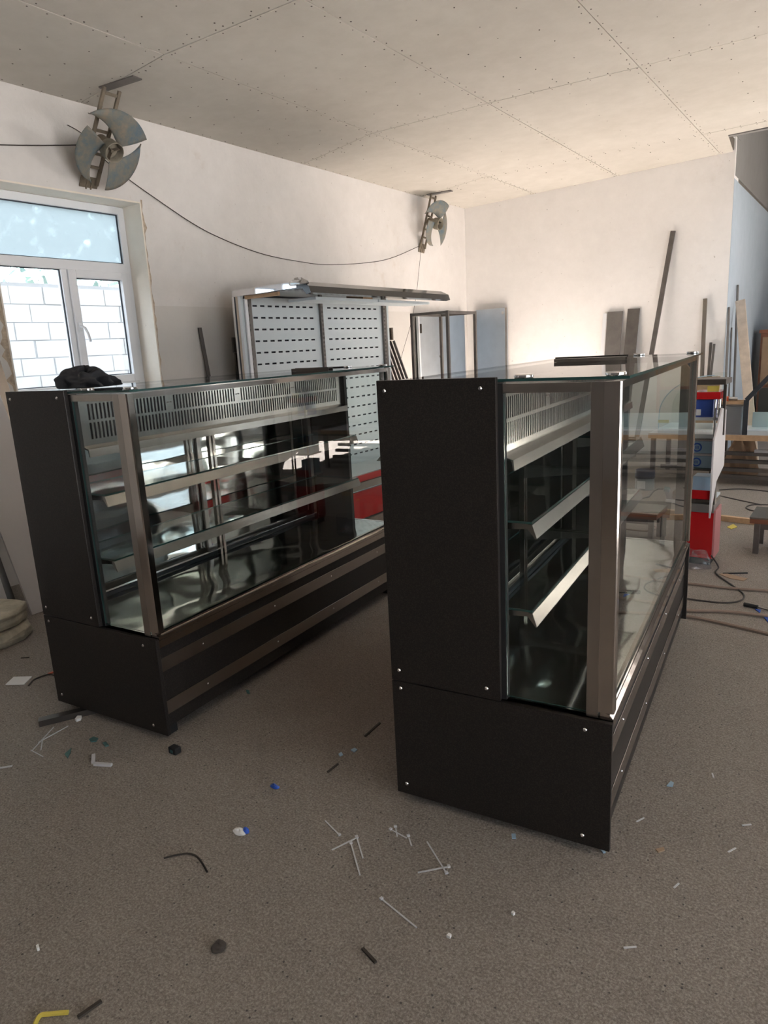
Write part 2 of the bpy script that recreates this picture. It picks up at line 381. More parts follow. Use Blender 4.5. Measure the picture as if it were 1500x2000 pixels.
box(XE-0.3, XE, 8.97, YB+0.299, 3.76, 5.2).build('upper_render', PLASTER_GREY, wa)
box(XE-0.3, XE-0.015, YB+0.3, 15.0, 3.30, 3.34).build('wall_joint', GAP, wa)
box(XE+0.001, XE+0.004, YB+0.001, YB+0.3, 0, 3.30).build('wall_end_face', PLASTER_BLUE, wa); box(XE+0.001, XE+0.004, YB+0.06, YB+0.3, 3.34, 3.75).build('wall_end_face', PLASTER_GREY, wa)
wf = box(XE-0.3, 3.8, 15.0, 15.2, 0, 5.2).build('wall_far', PLASTER_GREY); struct(wf)
wr = holed_plate([-4.2, -1.3, 3.1, 7.3, 10.3, 15.2], [0.0, 1.0, 2.6, 3.0, 5.2],
                 lambda i, j: (i == 1 and j in (0, 1, 2)) or (i == 3 and j == 1), 3.5, 3.8, 'x').build('wall_right', PLASTER_MID); struct(wr)
po = box(3.8, 7.6, -2.6, 4.6, 3.15, 3.3).build('gate_sun_blocker', PLASTER_GREY); struct(po)  # unseen roof added to keep the sun out of the gate
wn = box(-5.3, 3.8, -4.4, -4.2, 0, 5.2).build('wall_front', PLASTER_GREY); struct(wn)
# ceiling: a backing slab, and one board object per plasterboard
cs = [XW, -4.02, -2.90, -1.70, -0.55, 0.60, 1.75, 2.90, 3.5]
rows = {0: [-4.2]*9, 1: [-3.75]*9, 2: [-1.3]*9, 3: [1.13, 1.05, 1.12, 1.22, 1.3, 1.36, 1.4, 1.44, 1.46],
        4: [3.58, 3.50, 3.58, 3.70, 3.80, 3.88, 3.94, 4.0, 4.02], 5: [6.14, 5.88, 6.00, 6.20, 6.30, 6.38, 6.44, 6.5, 6.52],
        6: [8.50, 8.28, 8.43, 8.64, 8.75, 8.82, 8.9, 8.96, 9.0], 7: [YB, YB, YB, YB, 8.98, 9.05, 9.1, 9.15, 9.2]}
SKX0, SKX1, SKY0, SKY1 = -0.55, 1.15, 6.95, 8.85          # rooflight opening added outside the picture to light the back corner with sun
cl = MB()
def slab(x0, x1, y0, y1): cl.prism([(x0, y0, zceil(x0)+0.016), (x1, y0, zceil(x1)+0.016), (x1, y1, zceil(x1)+0.016), (x0, y1, zceil(x0)+0.016)], (0, 0, 0.12))
slab(XW-0.3, SKX0, -4.3, 9.0); slab(XW-0.3, -1.56, 9.0, YB+0.3); slab(SKX1, 3.8, -4.3, 9.0)
slab(SKX0, SKX1, -4.3, SKY0); slab(SKX0, SKX1, SKY1, 9.0)
ceil = cl.build('ceiling', GAP); struct(ceil)
rc = box(XE-0.4, 3.9, 8.9, 15.2, 5.0, 5.2).build('ceiling_rear_room', PLASTER_GREY); struct(rc)
box(XE+0.02, 3.8, 8.97, 9.03, 3.60, 5.0).build('ceiling_upstand', PLASTER_GREY, rc)
sm = MB(); jm = MB()
for r in range(7):
    for c in range(8):
        q = [(cs[c], rows[r][c]), (cs[c+1], rows[r][c+1]), (cs[c+1], rows[r+1][c+1]), (cs[c], rows[r+1][c])]
        if r >= 5 and c in (4, 5) : continue        # bay of the added rooflight
        if r == 6 and c == 3: q = [(cs[3], rows[6][3]), (-0.55, rows[6][4]), (-0.55, 8.98), (-1.50, 8.90), (-1.57, YB), (cs[3], YB)]
        g = 0.0035; cx = sum(p[0] for p in q)/len(q); cy = sum(p[1] for p in q)/len(q)
        qq = [(x + (g if x < cx else -g), y + (g if y < cy else -g)) for x, y in q]
        dz = random.uniform(-0.0015, 0.0015)
        MB().prism([(x, y, zceil(x)+dz) for x, y in qq], (0, 0, 0.013)).build('plasterboard', BOARD, ceil)
        if c < 4 and r >= 3:
            x0, y0 = q[0]; x1 = q[1][0]; y1 = q[3][1] if len(q) == 4 else YB
            for xx in [x0+0.03, x1-0.03, (x0+x1)/2, x0+(x1-x0)*0.28, x0+(x1-x0)*0.73][: 3 if r > 4 else 5]:
                n = max(2, int((y1-y0)/(0.13 if abs(xx-x0) < 0.05 or abs(xx-x1) < 0.05 else 0.30)))
                for k in range(n):
                    px, py = xx+random.uniform(-.012, .012), y0+0.05+(y1-y0-0.1)*(k+random.uniform(-.2, .2))/max(1, n-1)
                    rr = random.uniform(0.0035, 0.0065)
                    sm.cyl((px, py, zceil(px)-0.0025), (px, py, zceil(px)+0.004), rr, 6)
            for t in range(8):
                for e in (0.03, -0.03):
                    px = x0+(x1-x0)*(t+0.5)/8; ya = q[0][1]+(q[1][1]-q[0][1])*(t+0.5)/8 + e
                    sm.cyl((px, ya, zceil(px)-0.0025), (px, ya, zceil(px)+0.004), 0.005, 6)
so = sm.build('screw_heads', SCREW_DARK, ceil); so['kind'] = 'stuff'
# pale filler dabs on two joints, as strips just proud of the boards
for (a, b, w) in (((XW+0.05, 6.13), (-4.05, 5.89), 0.012), ((-4.0, 3.51), (-3.0, 3.58), 0.010), ((-0.9, 6.27), (-1.65, 6.205), 0.018), ((XW+0.05, 3.58), (-4.05, 3.51), 0.01)):
    MB().bar((a[0], a[1], zceil(a[0])-0.001), (b[0], b[1], zceil(b[0])-0.001), w, 0.003).build('joint_filler', JOINT, ceil)

# window 1
wx = XW-0.25
win = thing('window_1', '', ''); del win['label']; del win['category']; struct(win); win.location = (wx, WY0, WZ0)
def wbox(name, y0, y1, z0, z1, x0, x1, mat, par=win, edge=None):
    o = box(x0-wx, x1-wx, y0-WY0, y1-WY0, z0-WZ0, z1-WZ0, edge=edge).build(name, mat, par, bevel=0.004 if mat is PVC else 0); return o
fy0, fy1, fz0, fz1 = WY0+0.013, WY1-0.013, WZ0+0.013, WZ1-0.013
wbox('frame_bar', fy0, fy0+0.06, fz0, fz1, wx-0.03, wx+0.035, PVC); wbox('frame_bar', fy1-0.06, fy1, fz0, fz1, wx-0.03, wx+0.035, PVC)
wbox('frame_bar', fy0+0.06, fy1-0.06, fz1-0.06, fz1, wx-0.03, wx+0.035, PVC); wbox('frame_bar', fy0+0.06, fy1-0.06, fz0, fz0+0.05, wx-0.03, wx+0.035, PVC)
wbox('transom', fy0+0.06, fy1-0.06, 2.30, 2.375, wx-0.03, wx+0.036, PVC); wbox('mullion', 3.355, 3.405, fz0+0.05, 2.30, wx-0.03, wx+0.036, PVC)
s0, s1, t0, t1 = 3.405, fy1-0.06, fz0+0.05, 2.30
sash = wbox('opening_sash', s0, s0+0.065, t0, t1, wx-0.01, wx+0.055, PVC)
for a in ((s1-0.055, s1, t0, t1), (s0+0.065, s1-0.055, t1-0.06, t1), (s0+0.065, s1-0.055, t0, t0+0.06)): wbox('sash_bar', *a, wx-0.01, wx+0.055, PVC, sash)
for nm, a, mt in (('upper_pane', (fy0+0.06, fy1-0.06, 2.375, fz1-0.06), FROST), ('fixed_pane', (fy0+0.06, 3.355, fz0+0.05, 2.30), WIN_GLASS), ('sash_pane', (s0+0.065, s1-0.055, t0+0.06, t1-0.06), WIN_GLASS)):
    wbox(nm, *a, wx, wx+0.006, mt)
    for (b0, b1, c0, c1) in ((a[0], a[0]+0.007, a[2], a[3]), (a[1]-0.007, a[1], a[2], a[3]), (a[0]+0.007, a[1]-0.007, a[2], a[2]+0.007), (a[0]+0.007, a[1]-0.007, a[3]-0.007, a[3])):
        wbox('gasket', b0, b1, c0, c1, wx+0.0062, wx+0.018, GASKET)
h = MB(); hy, hz = s0+0.032-WY0, 1.86-WZ0
h.box(0.056, 0.066, hy-0.014, hy+0.014, hz-0.035, hz+0.035); hb = h.build('handle_plate', PVC, sash, bevel=0.003)
MB().tube([(0.066, hy, hz), (0.095, hy, hz), (0.104, hy+0.012, hz-0.01), (0.104, hy+0.035, hz-0.06), (0.104, hy+0.045, hz-0.12)], 0.010, 8).build('handle', PVC, sash, smooth=True)

# block wall outside the window, block by block
bwx = -8.0
out = box(bwx-0.2, bwx-0.012, -1.0, 9.5, -0.14, 2.5).build('boundary_wall', MORTAR); struct(out)
bm_ = None
for k in range(13):
    z = -0.13 + k*0.2
    for n in range(22):
        y = 0.4 + n*0.4 + (0.2 if k % 2 else 0) + random.uniform(-.012, .012)
        if y > 8.8 or z < 0.4: continue
        o = box(-0.18, random.uniform(-0.006, 0.006), 0.0, 0.387, 0.0, 0.188).build('concrete_block', BLOCK, out); o.location = (bwx, y, z)
FOL = simple('grey_green_foliage', (0.20, 0.27, 0.25), 0.9, var=0.3, vscale=3)
for i in range(1):
    m = MB(); cx, cy = -12.5, 7.6
    m.cyl((cx, cy, -0.14), (cx, cy, 2.6), 0.14, 8, 0.08); tr_ = m.build('tree', TWIG, smooth=True); at_origin(tr_, (cx, cy, -0.14))
    tag(tr_, 'grey-green tree beyond the block wall, seen dimly through the upper window pane', 'tree')
    f = MB()
    for k in range(1400):
        a, e, q = random.uniform(0, 6.283), random.uniform(-1.2, 1.57), random.uniform(.55, 1)**.6
        p = Vector((math.cos(a)*math.cos(e), math.sin(a)*math.cos(e), math.sin(e)*1.1))*2.4*q + Vector((0, 0, 4.4))
        d1 = Vector((random.uniform(-1, 1), random.uniform(-1, 1), random.uniform(-1, 1))).normalized()*0.16; d2 = d1.orthogonal().normalized()*0.09
        f.add([p-d1, p+d2, p+d1, p-d2], [(0, 1, 2, 3)])
    fo = f.build('foliage', FOL, tr_); fo['kind'] = 'stuff'

# ================================================================== THE TWO DISPLAY CASES (local x = depth from back to front, y = length)
CD_, CU_, CL_, ZM, CHT, ZT = 0.73, 0.388, 2.0, 0.461, 1.466, 1.452
def make_case(label):
    t = thing('display_case', label, 'display case', group='glass display cases')
    screw = MB().cyl((0, 0, 0), (0, -0.003, 0), 0.0065, 12, 0.004).mesh('screw', CHROME, True)
    def screws(par, pts, y, flip=False):
        for (u, z) in pts:
            o = bpy.data.objects.new('screw', screw); COL.objects.link(o); o.parent = par; o.location = (u, y, z)
            if flip: o.rotation_euler = (0, 0, math.pi)
    for y0, y1, sy, fl_ in ((-0.018, 0.0, -0.018, False), (CL_, CL_+0.018, CL_+0.018, True)):
        p = box(0, CU_, y0, y1, ZM+0.002, CHT).build('side_panel', LAMINATE, t, bevel=0.0015)
        screws(p, [(0.026, 1.434), (0.34, 1.436), (0.029, 0.501), (0.342, 0.497)], sy, fl_)
        p = box(0, CD_, y0, y1, 0.03, ZM-0.002).build('side_panel', LAMINATE, t, bevel=0.0015)
        screws(p, [(0.032, 0.435), (0.038, 0.070), (0.651, 0.425), (0.648, 0.062)], sy, fl_)
        # dark upright profile behind the front edge of the upper side panel
        e0, e1 = (0.002, 0.03) if not fl_ else (CL_-0.03, CL_-0.002)
        box(CU_-0.03, CU_+0.014, e0, e1, ZM, 1.448).build('upright', BLACK, t)
    # base
    fp = box(0.694, 0.710, 0.002, CL_-0.002, 0.055, 0.414).build('front_panel', LAMINATE, t)
    for z0, z1 in ((0.305, 0.365), (0.113, 0.174)):
        s = box(0.7105, 0.7145, 0.003, CL_-0.003, z0, z1).build('trim_strip', STEEL_BR, fp, bevel=0.001)
    for k in range(4):
        for zz in (0.335, 0.143):
            o = bpy.data.objects.new('screw', screw); COL.objects.link(o); o.parent = fp; o.location = (0.7146, 0.25+k*0.5, zz); o.rotation_euler = (0, 0, R_(90)); o.scale = (.7, .7, .7)
    box(0.002, 0.016, 0.002, CL_-0.002, 0.055, 0.46).build('back_panel', LAMINATE, t)
    box(0.018, 0.692, 0.002, CL_-0.002, 0.06, 0.08).build('base_board', LAMINATE, t)
    for (u, v) in ((0.06, 0.05), (0.66, 0.05), (0.06, 1.95), (0.66, 1.95)):
        MB().box(u-0.025, u+0.025, v-0.025, v+0.025, 0.0, 0.06).build('foot', BLACK, t)
    # front sill rail: fascia and two-step channel
    prof = [(0.690, 0.415), (0.722, 0.415), (0.722, 0.446), (0.728, 0.452), (0.728, 0.466), (0.716, 0.470), (0.716, 0.478), (0.702, 0.482), (0.690, 0.482)]
    MB().prism([(u, 0.003, z) for u, z in prof], (0, CL_-0.006, 0)).build('front_rail', STEEL, t)
    # deck, slightly wavy sheet
    dk = MB(); nu, nv = 12, 40
    for i in range(nu+1):
        for j in range(nv+1):
            u, v = 0.020+(0.688-0.020)*i/nu, 0.004+(CL_-0.008)*j/nv
            e = min(i, nu-i, j, nv-j)
            dk.v.append((u, v, 0.470 + (0.0022*math.sin(v*7+u*9)+0.0016*math.sin(u*16-v*4+1))*min(1, e/2)))
    dk.f = [(i*(nv+1)+j, (i+1)*(nv+1)+j, (i+1)*(nv+1)+j+1, i*(nv+1)+j+1) for i in range(nu) for j in range(nv)]; dk.mi = [0]*len(dk.f)
    dk.build('deck', STEEL_WAVY, t, smooth=True)
    box(0.095, 0.110, 0.004, CL_-0.004, 0.473, 0.490).build('door_track', GASKET, t)
    # posts and rails of the glazed front
    for s, y0, y1 in ((0, 0.0, 0.036), (1, CL_-0.036, CL_)):
        q = [(0.684, y0), (0.726, y0), (0.730, y0+0.004), (0.730, y1-0.004), (0.726, y1), (0.684, y1)]
        MB().prism([(u, v, 0.483) for u, v in q], (0, 0, 1.446-0.483)).build('corner_post', STEEL, t)
        a0, a1 = (0.0, 0.004) if s == 0 else (CL_-0.004, CL_)
        box(0.650, 0.6835, a0, a1, 0.463, 1.446).build('glazing_strip', STEEL_BR, t)
        box(0.402, 0.6495, a0, a1, 1.420, 1.446).build('top_strip', STEEL_BR, t)
        g0, g1 = (0.0045, 0.0105) if s == 0 else (CL_-0.0105, CL_-0.0045)
        box(0.403, 0.683, g0, g1, 0.474, 1.446, edge=1).build('end_glass', [GLASS, GLASS_EDGE], t)
    box(0.700, 0.7265, 0.037, CL_-0.037, 1.426, 1.446).build('top_rail', STEEL, t)
    box(0.7068, 0.7128, 0.037, CL_-0.037, 0.483, 1.4255, edge=1).build('front_glass', [GLASS, GLASS_EDGE], t)
    tg = box(0.004, 0.748, 0.003, CL_+0.014, ZT, ZT+0.008, edge=1).build('top_glass', [GLASS, GLASS_EDGE], t)
    for (u, v) in ((0.705, 0.045), (0.705, 1.955), (0.45, 0.045), (0.45, 1.955)):
        MB().lathe([(0.0, 0.0), (0.026, 0.0), (0.028, 0.002), (0.028, 0.007), (0.025, 0.010), (0.0, 0.010)], 24, (u, v, ZT+0.0082)).build('glass_fitting', CHROME, tg, smooth=True)
    # vent panel with two rows of slots
    pitch = 0.0195; n = 94; v0 = 0.085; us = [0.034]
    for k in range(n): us += [v0+k*pitch, v0+k*pitch+0.0095]
    us.append(CL_-0.034); zs = [1.232, 1.258, 1.325, 1.337, 1.402, 1.446]
    fitp = {22, 23, 46, 47, 70, 71}
    def hole(i, j):
        if j not in (1, 3) or i % 2 == 0 or i == 0 or i >= 2*n: return False
        return not ((i-1)//2 in fitp and j == 3)
    vp = holed_plate(us, zs, hole, 0.380, 0.3815, 'x').build('vent_panel', STEEL_VENT, t)
    MB().prism([(0.3822, 0.034, 1.234), (0.420, 0.034, 1.222), (0.424, 0.034, 1.190), (0.419, 0.034, 1.190), (0.415, 0.034, 1.217), (0.3822, 0.034, 1.227)], (0, CL_-0.068, 0)).build('vent_lip', STEEL_BR, vp)
    for k in fitp:
        if k % 2 == 0:
            for dy in (0.004, 0.022):
                MB().cyl((0.3817, v0+k*pitch+dy, 1.372), (0.3845, v0+k*pitch+dy, 1.372), 0.003, 8).build('rivet', STEEL_DK, vp)
    box(0.335, 0.345, 0.034, CL_-0.034, 1.2325, 1.446).build('vent_backing', BLACK, t)
    box(0.076, 0.3795, 0.034, CL_-0.034, 1.226, 1.231).build('duct_floor', STEEL_BR, t)
    # uprights, rear sliding doors
    for v in (0.050, 1.000, 1.030, 1.935):
        box(0.118, 0.140, v, v+0.016, 0.472, 1.225).build('shelf_upright', STEEL, t)
    for k, (a, b, u) in enumerate(((0.010, 1.03, 0.032), (0.99, 1.99, 0.046))):
        d = box(u, u+0.005, a+0.03, b-0.03, 0.512, 1.412).build('sliding_door', STEEL_WAVY, t)
        for (x0, x1, y0, y1, z0, z1) in ((u-.004, u+.009, a, a+.03, .478, 1.446), (u-.004, u+.009, b-.03, b, .478, 1.446), (u-.004, u+.009, a+.03, b-.03, .478, .512), (u-.004, u+.009, a+.03, b-.03, 1.412, 1.446)):
            box(x0, x1, y0, y1, z0, z1).build('door_frame', STEEL_BR, d)
    # shelves
    for z in (1.037, 0.757):
        sh = box(0.142, 0.474, 0.040, CL_-0.040, z-0.007, z, edge=1).build('glass_shelf', [SHELF_GLASS, GLASS_EDGE], t)
        MB().prism([(0.462, 0.036, z-0.0085), (0.476, 0.036, z-0.0085), (0.490, 0.036, z-0.050), (0.486, 0.036, z-0.052), (0.462, 0.036, z-0.022)], (0, CL_-0.072, 0)).build('shelf_strip', STEEL_BR, sh)
        for v in (0.052, 1.002, 1.032, 1.937):
            MB().prism([(0.141, v, z-0.008), (0.461, v, z-0.008), (0.461, v, z-0.026), (0.40, v, z-0.030), (0.141, v, z-0.060)], (0, 0.010, 0)).build('shelf_bracket', STEEL_BR, sh)
    return t
def copy_tree(o, parent=None):
    c = o.copy(); COL.objects.link(c); c.parent = parent
    for ch in list(o.children): copy_tree(ch, c)
    return c
case_r = make_case('black and stainless glass display case in the foreground, its black side panels turned to us')
case_l = copy_tree(case_r)
case_l['label'] = 'black and stainless glass display case by the window, with a black cloth on its top'
CRL, CLL = (-1.26525, 1.81587, 0.09598), (-3.02913, 1.59031, 0.07162)
for o, (x, y, a) in ((case_r, CRL), (case_l, CLL)): o.location = (x, y, 0); o.rotation_euler = (0, 0, a)
def in_case(c, u, v, z):
    x, y, a = c; return Vector((x+u*math.cos(a)-v*math.sin(a), y+u*math.sin(a)+v*math.cos(a), z))
TOPZ = ZT+0.0085

# steel profiles lying on the glass tops
def channel(name, p0, p1, w, hgt, mat, label, cat):
    p0, p1 = Vector(p0), Vector(p1); d = (p1-p0).normalized(); a = d.cross(Vector((0, 0, 1))).normalized()*w/2; L = p1-p0
    t_ = 0.003; up = Vector((0, 0, 1)); b = a.normalized()
    poly = [p0-a, p0-a+up*hgt, p0+a+up*hgt, p0+a, p0+a-b*t_, p0+a-b*t_+up*(hgt-t_), p0-a+b*t_+up*(hgt-t_), p0-a+b*t_]
    o = MB().prism(poly, L).build(name, mat); at_origin(o, p0); return tag(o, label, cat)
channel('steel_channel', in_case(CRL, 0.20, 1.28, TOPZ), in_case(CRL, 0.51, 1.27, TOPZ), 0.04, 0.0155, STEEL_BR, 'short grey steel channel lying across the top of the foreground display case', 'steel channel')
channel('steel_channel', in_case(CLL, 0.42, 1.44, TOPZ), in_case(CLL, 0.70, 1.40, TOPZ), 0.04, 0.017, STEEL_DK, 'short dark steel channel lying on the window-side display case', 'steel channel')

# crumpled black cloth on the window-side case
def crumple(name, c, sx, sy, sz, mat, seed, n=26, m=12, amp=0.28):
    rnd = random.Random(seed); ph = [(rnd.uniform(0, 6.3), rnd.randint(2, 9), rnd.uniform(1, 9), rnd.uniform(.3, 1)) for _ in range(12)]
    b = MB()
    for j in range(m+1):
        e = (j/m)*math.pi/2
        for i in range(n):
            a = 2*math.pi*i/n
            ax, ay, az = math.cos(a)*math.cos(e), math.sin(a)*math.cos(e), math.sin(e)
            rg = 1-abs(mnoise.noise((ax*2.6+seed, ay*2.6, az*2.6)))*2.2 + 0.5*(0.4-abs(mnoise.noise((ax*6+seed, ay*6, az*6))))
            w = 1 + 0.45*amp*rg + 0.6*amp*sum(q*math.sin(k*a+p+e*s) for p, k, s, q in ph)/3.2
            b.v.append((c[0]+sx*w*math.cos(a)*math.cos(e)**.8, c[1]+sy*w*math.sin(a)*math.cos(e)**.8, c[2]+sz*max(0, math.sin(e))*(1+0.6*(w-1))*(1+.18*math.sin(3*a+ph[0][0]))))
    b.f = [(j*n+i, j*n+(i+1) % n, (j+1)*n+(i+1) % n, (j+1)*n+i) for j in range(m) for i in range(n)] + [tuple(range(n-1, -1, -1))]
    b.mi = [0]*len(b.f)
    o = b.build(name, mat, smooth=True); md = o.modifiers.new('sub', 'SUBSURF'); md.levels = 1; md.render_levels = 2
    return at_origin(o, c)
cc = in_case(CLL, 0.22, 0.22, TOPZ+0.002)
tag(crumple('crumpled_cloth', cc, 0.115, 0.10, 0.072, CLOTH, 3, 44, 18, 0.5), 'crumpled black cloth bundle on the window-side display case', 'cloth')

# ================================================================== OPEN WALL FRIDGE in the background
CANOPY = simple('black_canopy_paint', (0.012, 0.014, 0.017), 0.10)
def make_fridge():
    x0, y0, y1, H = -4.72, 4.68, 6.96, 2.13
    t = thing('wall_fridge', 'tall open wall fridge with slotted white back panels and film-wrapped black canopy', 'fridge', (x0, y0, 0))
    L = y1-y0
    B = lambda *a, **k: box(*a, **k)
    B(-0.10, -0.07, 0, L, 0.0, H).build('rear_panel', GALV, t)
    mid = L/2-0.02
    for (a, b) in ((0.07, mid-0.035), (mid+0.035, L-0.07)):
        us = [a]; n = 9; w = 0.058; pit = (b-a-0.12)/n
        for k in range(n): us += [a+0.07+k*pit, a+0.07+k*pit+w]
        us.append(b); zs = [0.32]
        for k in range(16): zs += [2.005-0.105*(15-k)-0.008, 2.005-0.105*(15-k)+0.008]
        zs.append(2.08)
        holed_plate(us, zs, lambda i, j: i % 2 == 1 and j % 2 == 1 and 0 < i < 2*n+1, 0.0, 0.002, 'x').build('slotted_back_panel', WHITE_SHEET, t)
    B(-0.03, -0.02, 0.05, L-0.05, 0.32, 2.08).build('duct_liner', GASKET, t)
    for v in (0.035, mid-0.034, L-0.068):
        # slotted shelf standard
        us = [v, v+0.010, v+0.016, v+0.024, v+0.030, v+0.068 if v < L/2-0.2 or v > L-0.2 else v+0.034]
        zs = [0.33]
        for k in range(40): zs += [0.36+k*0.043, 0.36+k*0.043+0.022]
        zs.append(2.10)
        holed_plate(us, zs, lambda i, j: i in (1, 3) and j % 2 == 1, 0.004, 0.028, 'x').build('shelf_standard', STEEL_DULL, t)
    # side walls: white skin, timber core, film-wrapped edge
    for s, v0, v1 in ((0, -0.035, 0.0), (1, L, L+0.035)):
        sd = B(-0.07, 0.030, v0, v1, 0.30, H-0.042).build('end_wall', WHITE_SHEET, t)
        o0, o1 = (v0-0.003, v0-0.0005) if s == 0 else (v1+0.0005, v1+0.003)
        for (a, b, mt) in ((-0.069, -0.045, CHROME), (-0.044, -0.026, GASKET), (-0.025, 0.000, WOOD_PALE), (0.005, 0.029, PVC)):
            B(a, b, o0, o1, 0.31, H-0.05).build('edge_band', mt, sd)
    B(0.031, 0.05, 0.001, 0.033, 0.33, 2.06).build('front_bead', PVC, t)
    B(0.052, 0.45, 0.001, 0.03, H-0.075, H-0.045).build('timber_batten', WOOD, t)
    # canopy
    cp = MB().prism([(-0.06, -0.035, H-0.04), (-0.06, -0.035, H), (0.74, -0.035, H+0.012), (0.83, -0.035, H-0.03), (0.85, -0.035, H-0.085), (0.80, -0.035, H-0.095), (0.76, -0.035, H-0.045)], (0, L+0.07, 0)).build('canopy', CANOPY, t, label='black film-wrapped canopy')
    MB().prism([(-0.06, -0.040, H-0.05), (-0.06, -0.040, H+0.004), (0.70, -0.040, H+0.016), (0.70, -0.040, H-0.035)], (0, 0.004, 0)).build('canopy_end_trim', CHROME, cp)
    crumple('film_crumple', (0.72, -0.03, H-0.02), 0.10, 0.03, 0.05, CHROME, 12, 16, 6, .4).parent = cp
    B(0.30, 0.62, 0.30, L/2+0.12, H-0.115, H-0.09).build('light_tray', WHITE_SHEET, t); B(0.30, 0.62, L/2+0.14, L-0.02, H-0.115, H-0.09).build('light_tray', WHITE_SHEET, t)
    B(0.40, 0.60, L/2-0.1, L/2+0.06, H-0.088, H-0.048).build('timber_block', WOOD, t)
    # tub, red front
    B(-0.07, 0.86, -0.03, L+0.03, 0.10, 0.29).build('tub', WHITE_SHEET, t)
    MB().prism([(0.03, 0.0, 0.30), (0.03, 0.0, 0.33), (0.72, 0.0, 0.345), (0.84, 0.0, 0.42), (0.85, 0.0, 0.42), (0.85, 0.0, 0.30)], (0, L, 0)).build('deck_pan', WHITE_SHEET, t)
    fr = B(0.862, 0.885, -0.03, L+0.03, 0.02, 0.28).build('front_panel', RED, t)
    B(0.852, 0.90, -0.03, L+0.03, 0.30, 0.365).build('bumper', STEEL_BR, fr)
    B(0.855, 0.885, -0.03, L+0.03, 0.37, 0.43).build('red_rail', RED, fr)
    for u, v in ((0.05, 0.1), (0.75, 0.1), (0.05, L-0.1), (0.75, L-0.1)): B(u-0.03, u+0.03, v-0.03, v+0.03, 0, 0.10).build('foot', BLACK, t)
    MB().prism([(0.50, L*0.55, 0.42), (0.76, L*0.55, 0.43), (0.70, L*0.55, 0.62)], (0, 0.012, 0)).build('divider', STEEL_DULL, t)
    return t
make_fridge()

# ================================================================== WALL FANS
def make_fan(label, p_wall, p_ceil, rot, blade_rot):
    """p_wall: middle of the bottom plate on the wall, p_ceil: middle of the top at the ceiling"""
    t = thing('wall_fan', label, 'fan', p_wall, group='bladed fans on wall brackets')
    a = Vector(p_wall); d = Vector(p_ceil)-a; Lh = d.length; d.normalize()
    side = Vector((0, 1, 0)); side = (side-d*side.dot(d)).normalized(); nrm = d.cross(side).normalized()
    if nrm.x < 0: nrm = -nrm
    def Q(s, l, o): return tuple(side*s + d*l + nrm*o)
    w = 0.062
    br = MB().bar(Q(-w, 0.0, 0.02), Q(-w, Lh, 0.02), 0.026, 0.02, nrm).build('bracket_rail', FAN_BRACKET, t, bevel=0.004)
    MB().bar(Q(w, 0.0, 0.02), Q(w, Lh, 0.02), 0.026, 0.02, nrm).build('bracket_rail', FAN_BRACKET, t, bevel=0.004)
    for l in (0.135, 0.235, 0.40, Lh-0.04):
        MB().bar(Q(-w+0.014, l, 0.02), Q(w-0.014, l, 0.02), 0.022, 0.016, nrm).build('bracket_rung', FAN_BRACKET, t, bevel=0.004)
    bp = MB().bar(Q(0, -0.055, 0.012), Q(0, 0.055, 0.012), 2*w+0.03, 0.006, nrm).build('wall_plate', FAN_BRACKET, t)
    for s in (-0.02, 0.02): MB().bar(Q(s, -0.045, 0.018), Q(s, 0.045, 0.018), 0.012, 0.008, nrm).build('pressed_rib', FAN_BRACKET, bp)
    c = Vector(p_ceil)-a
    MB().bar(tuple(c+Vector((-0.06, -0.02, 0.0))), tuple(c+Vector((0.27, 0.03, 0.008))), 0.085, 0.008, (0, 0, 1)).build('ceiling_strap', STEEL_DULL, t)
    ml = 0.33
    MB().cyl(Q(0, ml, 0.03), Q(0, ml, 0.115), 0.055, 20).build('motor', FAN_BRACKET, t, smooth=True)
    # hub: a cup open to the front
    R3 = Matrix((side, d, nrm)).transposed()
    hub = MB().lathe([(0.02, 0.115), (0.062, 0.118), (0.072, 0.135), (0.074, 0.215), (0.070, 0.217), (0.066, 0.212), (0.064, 0.150), (0.0, 0.148)], 28)
    hub.v = [tuple(R3 @ Vector(p) + d*ml) for p in hub.v]; hb = hub.build('hub', FAN_HUB, t, smooth=True)
    for k in range(3):
        an = 2*math.pi*k/3+0.4
        e = side*math.cos(an)+d*math.sin(an)
        MB().bar(tuple(d*ml+e*0.012+nrm*0.17), tuple(d*ml+e*0.064+nrm*0.17), 0.004, 0.035, nrm).build('hub_spoke', FAN_BRACKET, hb)
    hs = MB().cyl(Q(0, ml, 0.149), Q(0, ml, 0.185), 0.012, 10).build('hub_boss', FAN_BRACKET, hb)
    Rb, rh = 0.285, 0.073
    bl = MB(); n, m = 22, 9
    span = R_(106)
    for i in range(n+1):
        s = i/n                                   # 0 at the broad corner, 1 at the pointed tip
        rin = rh + (Rb-rh)*(max(0.0, (s-0.26)/0.74))**2.0
        for j in range(m+1):
            q = j/m; r = rin+(Rb*(1-0.03*s)-rin)*q
            th = span*s
            # near the hub the blade root stays short
            zz = 0.20 - 0.085*s - 0.03*(1-q)*(1-s) + 0.012*math.sin(math.pi*q)
            bl.v.append((r*math.cos(th), r*math.sin(th), zz))
    bl.f = [(i*(m+1)+j, (i+1)*(m+1)+j, (i+1)*(m+1)+j+1, i*(m+1)+j+1) for i in range(n) for j in range(m)]
    bl.mi = [0]*len(bl.f)
    for k in range(3):
        an = blade_rot + 2*math.pi*k/3
        b2 = MB(); Rz = Matrix.Rotation(an, 3, 'Z')
        b2.v = [tuple(R3 @ (Rz @ Vector(p)) + d*ml) for p in bl.v]; b2.f = list(bl.f); b2.mi = list(bl.mi)
        o = b2.build('blade', FAN_PAINT, t, smooth=True)
        md = o.modifiers.new('thick', 'SOLIDIFY'); md.thickness = 0.003; md.offset = 0
    return t
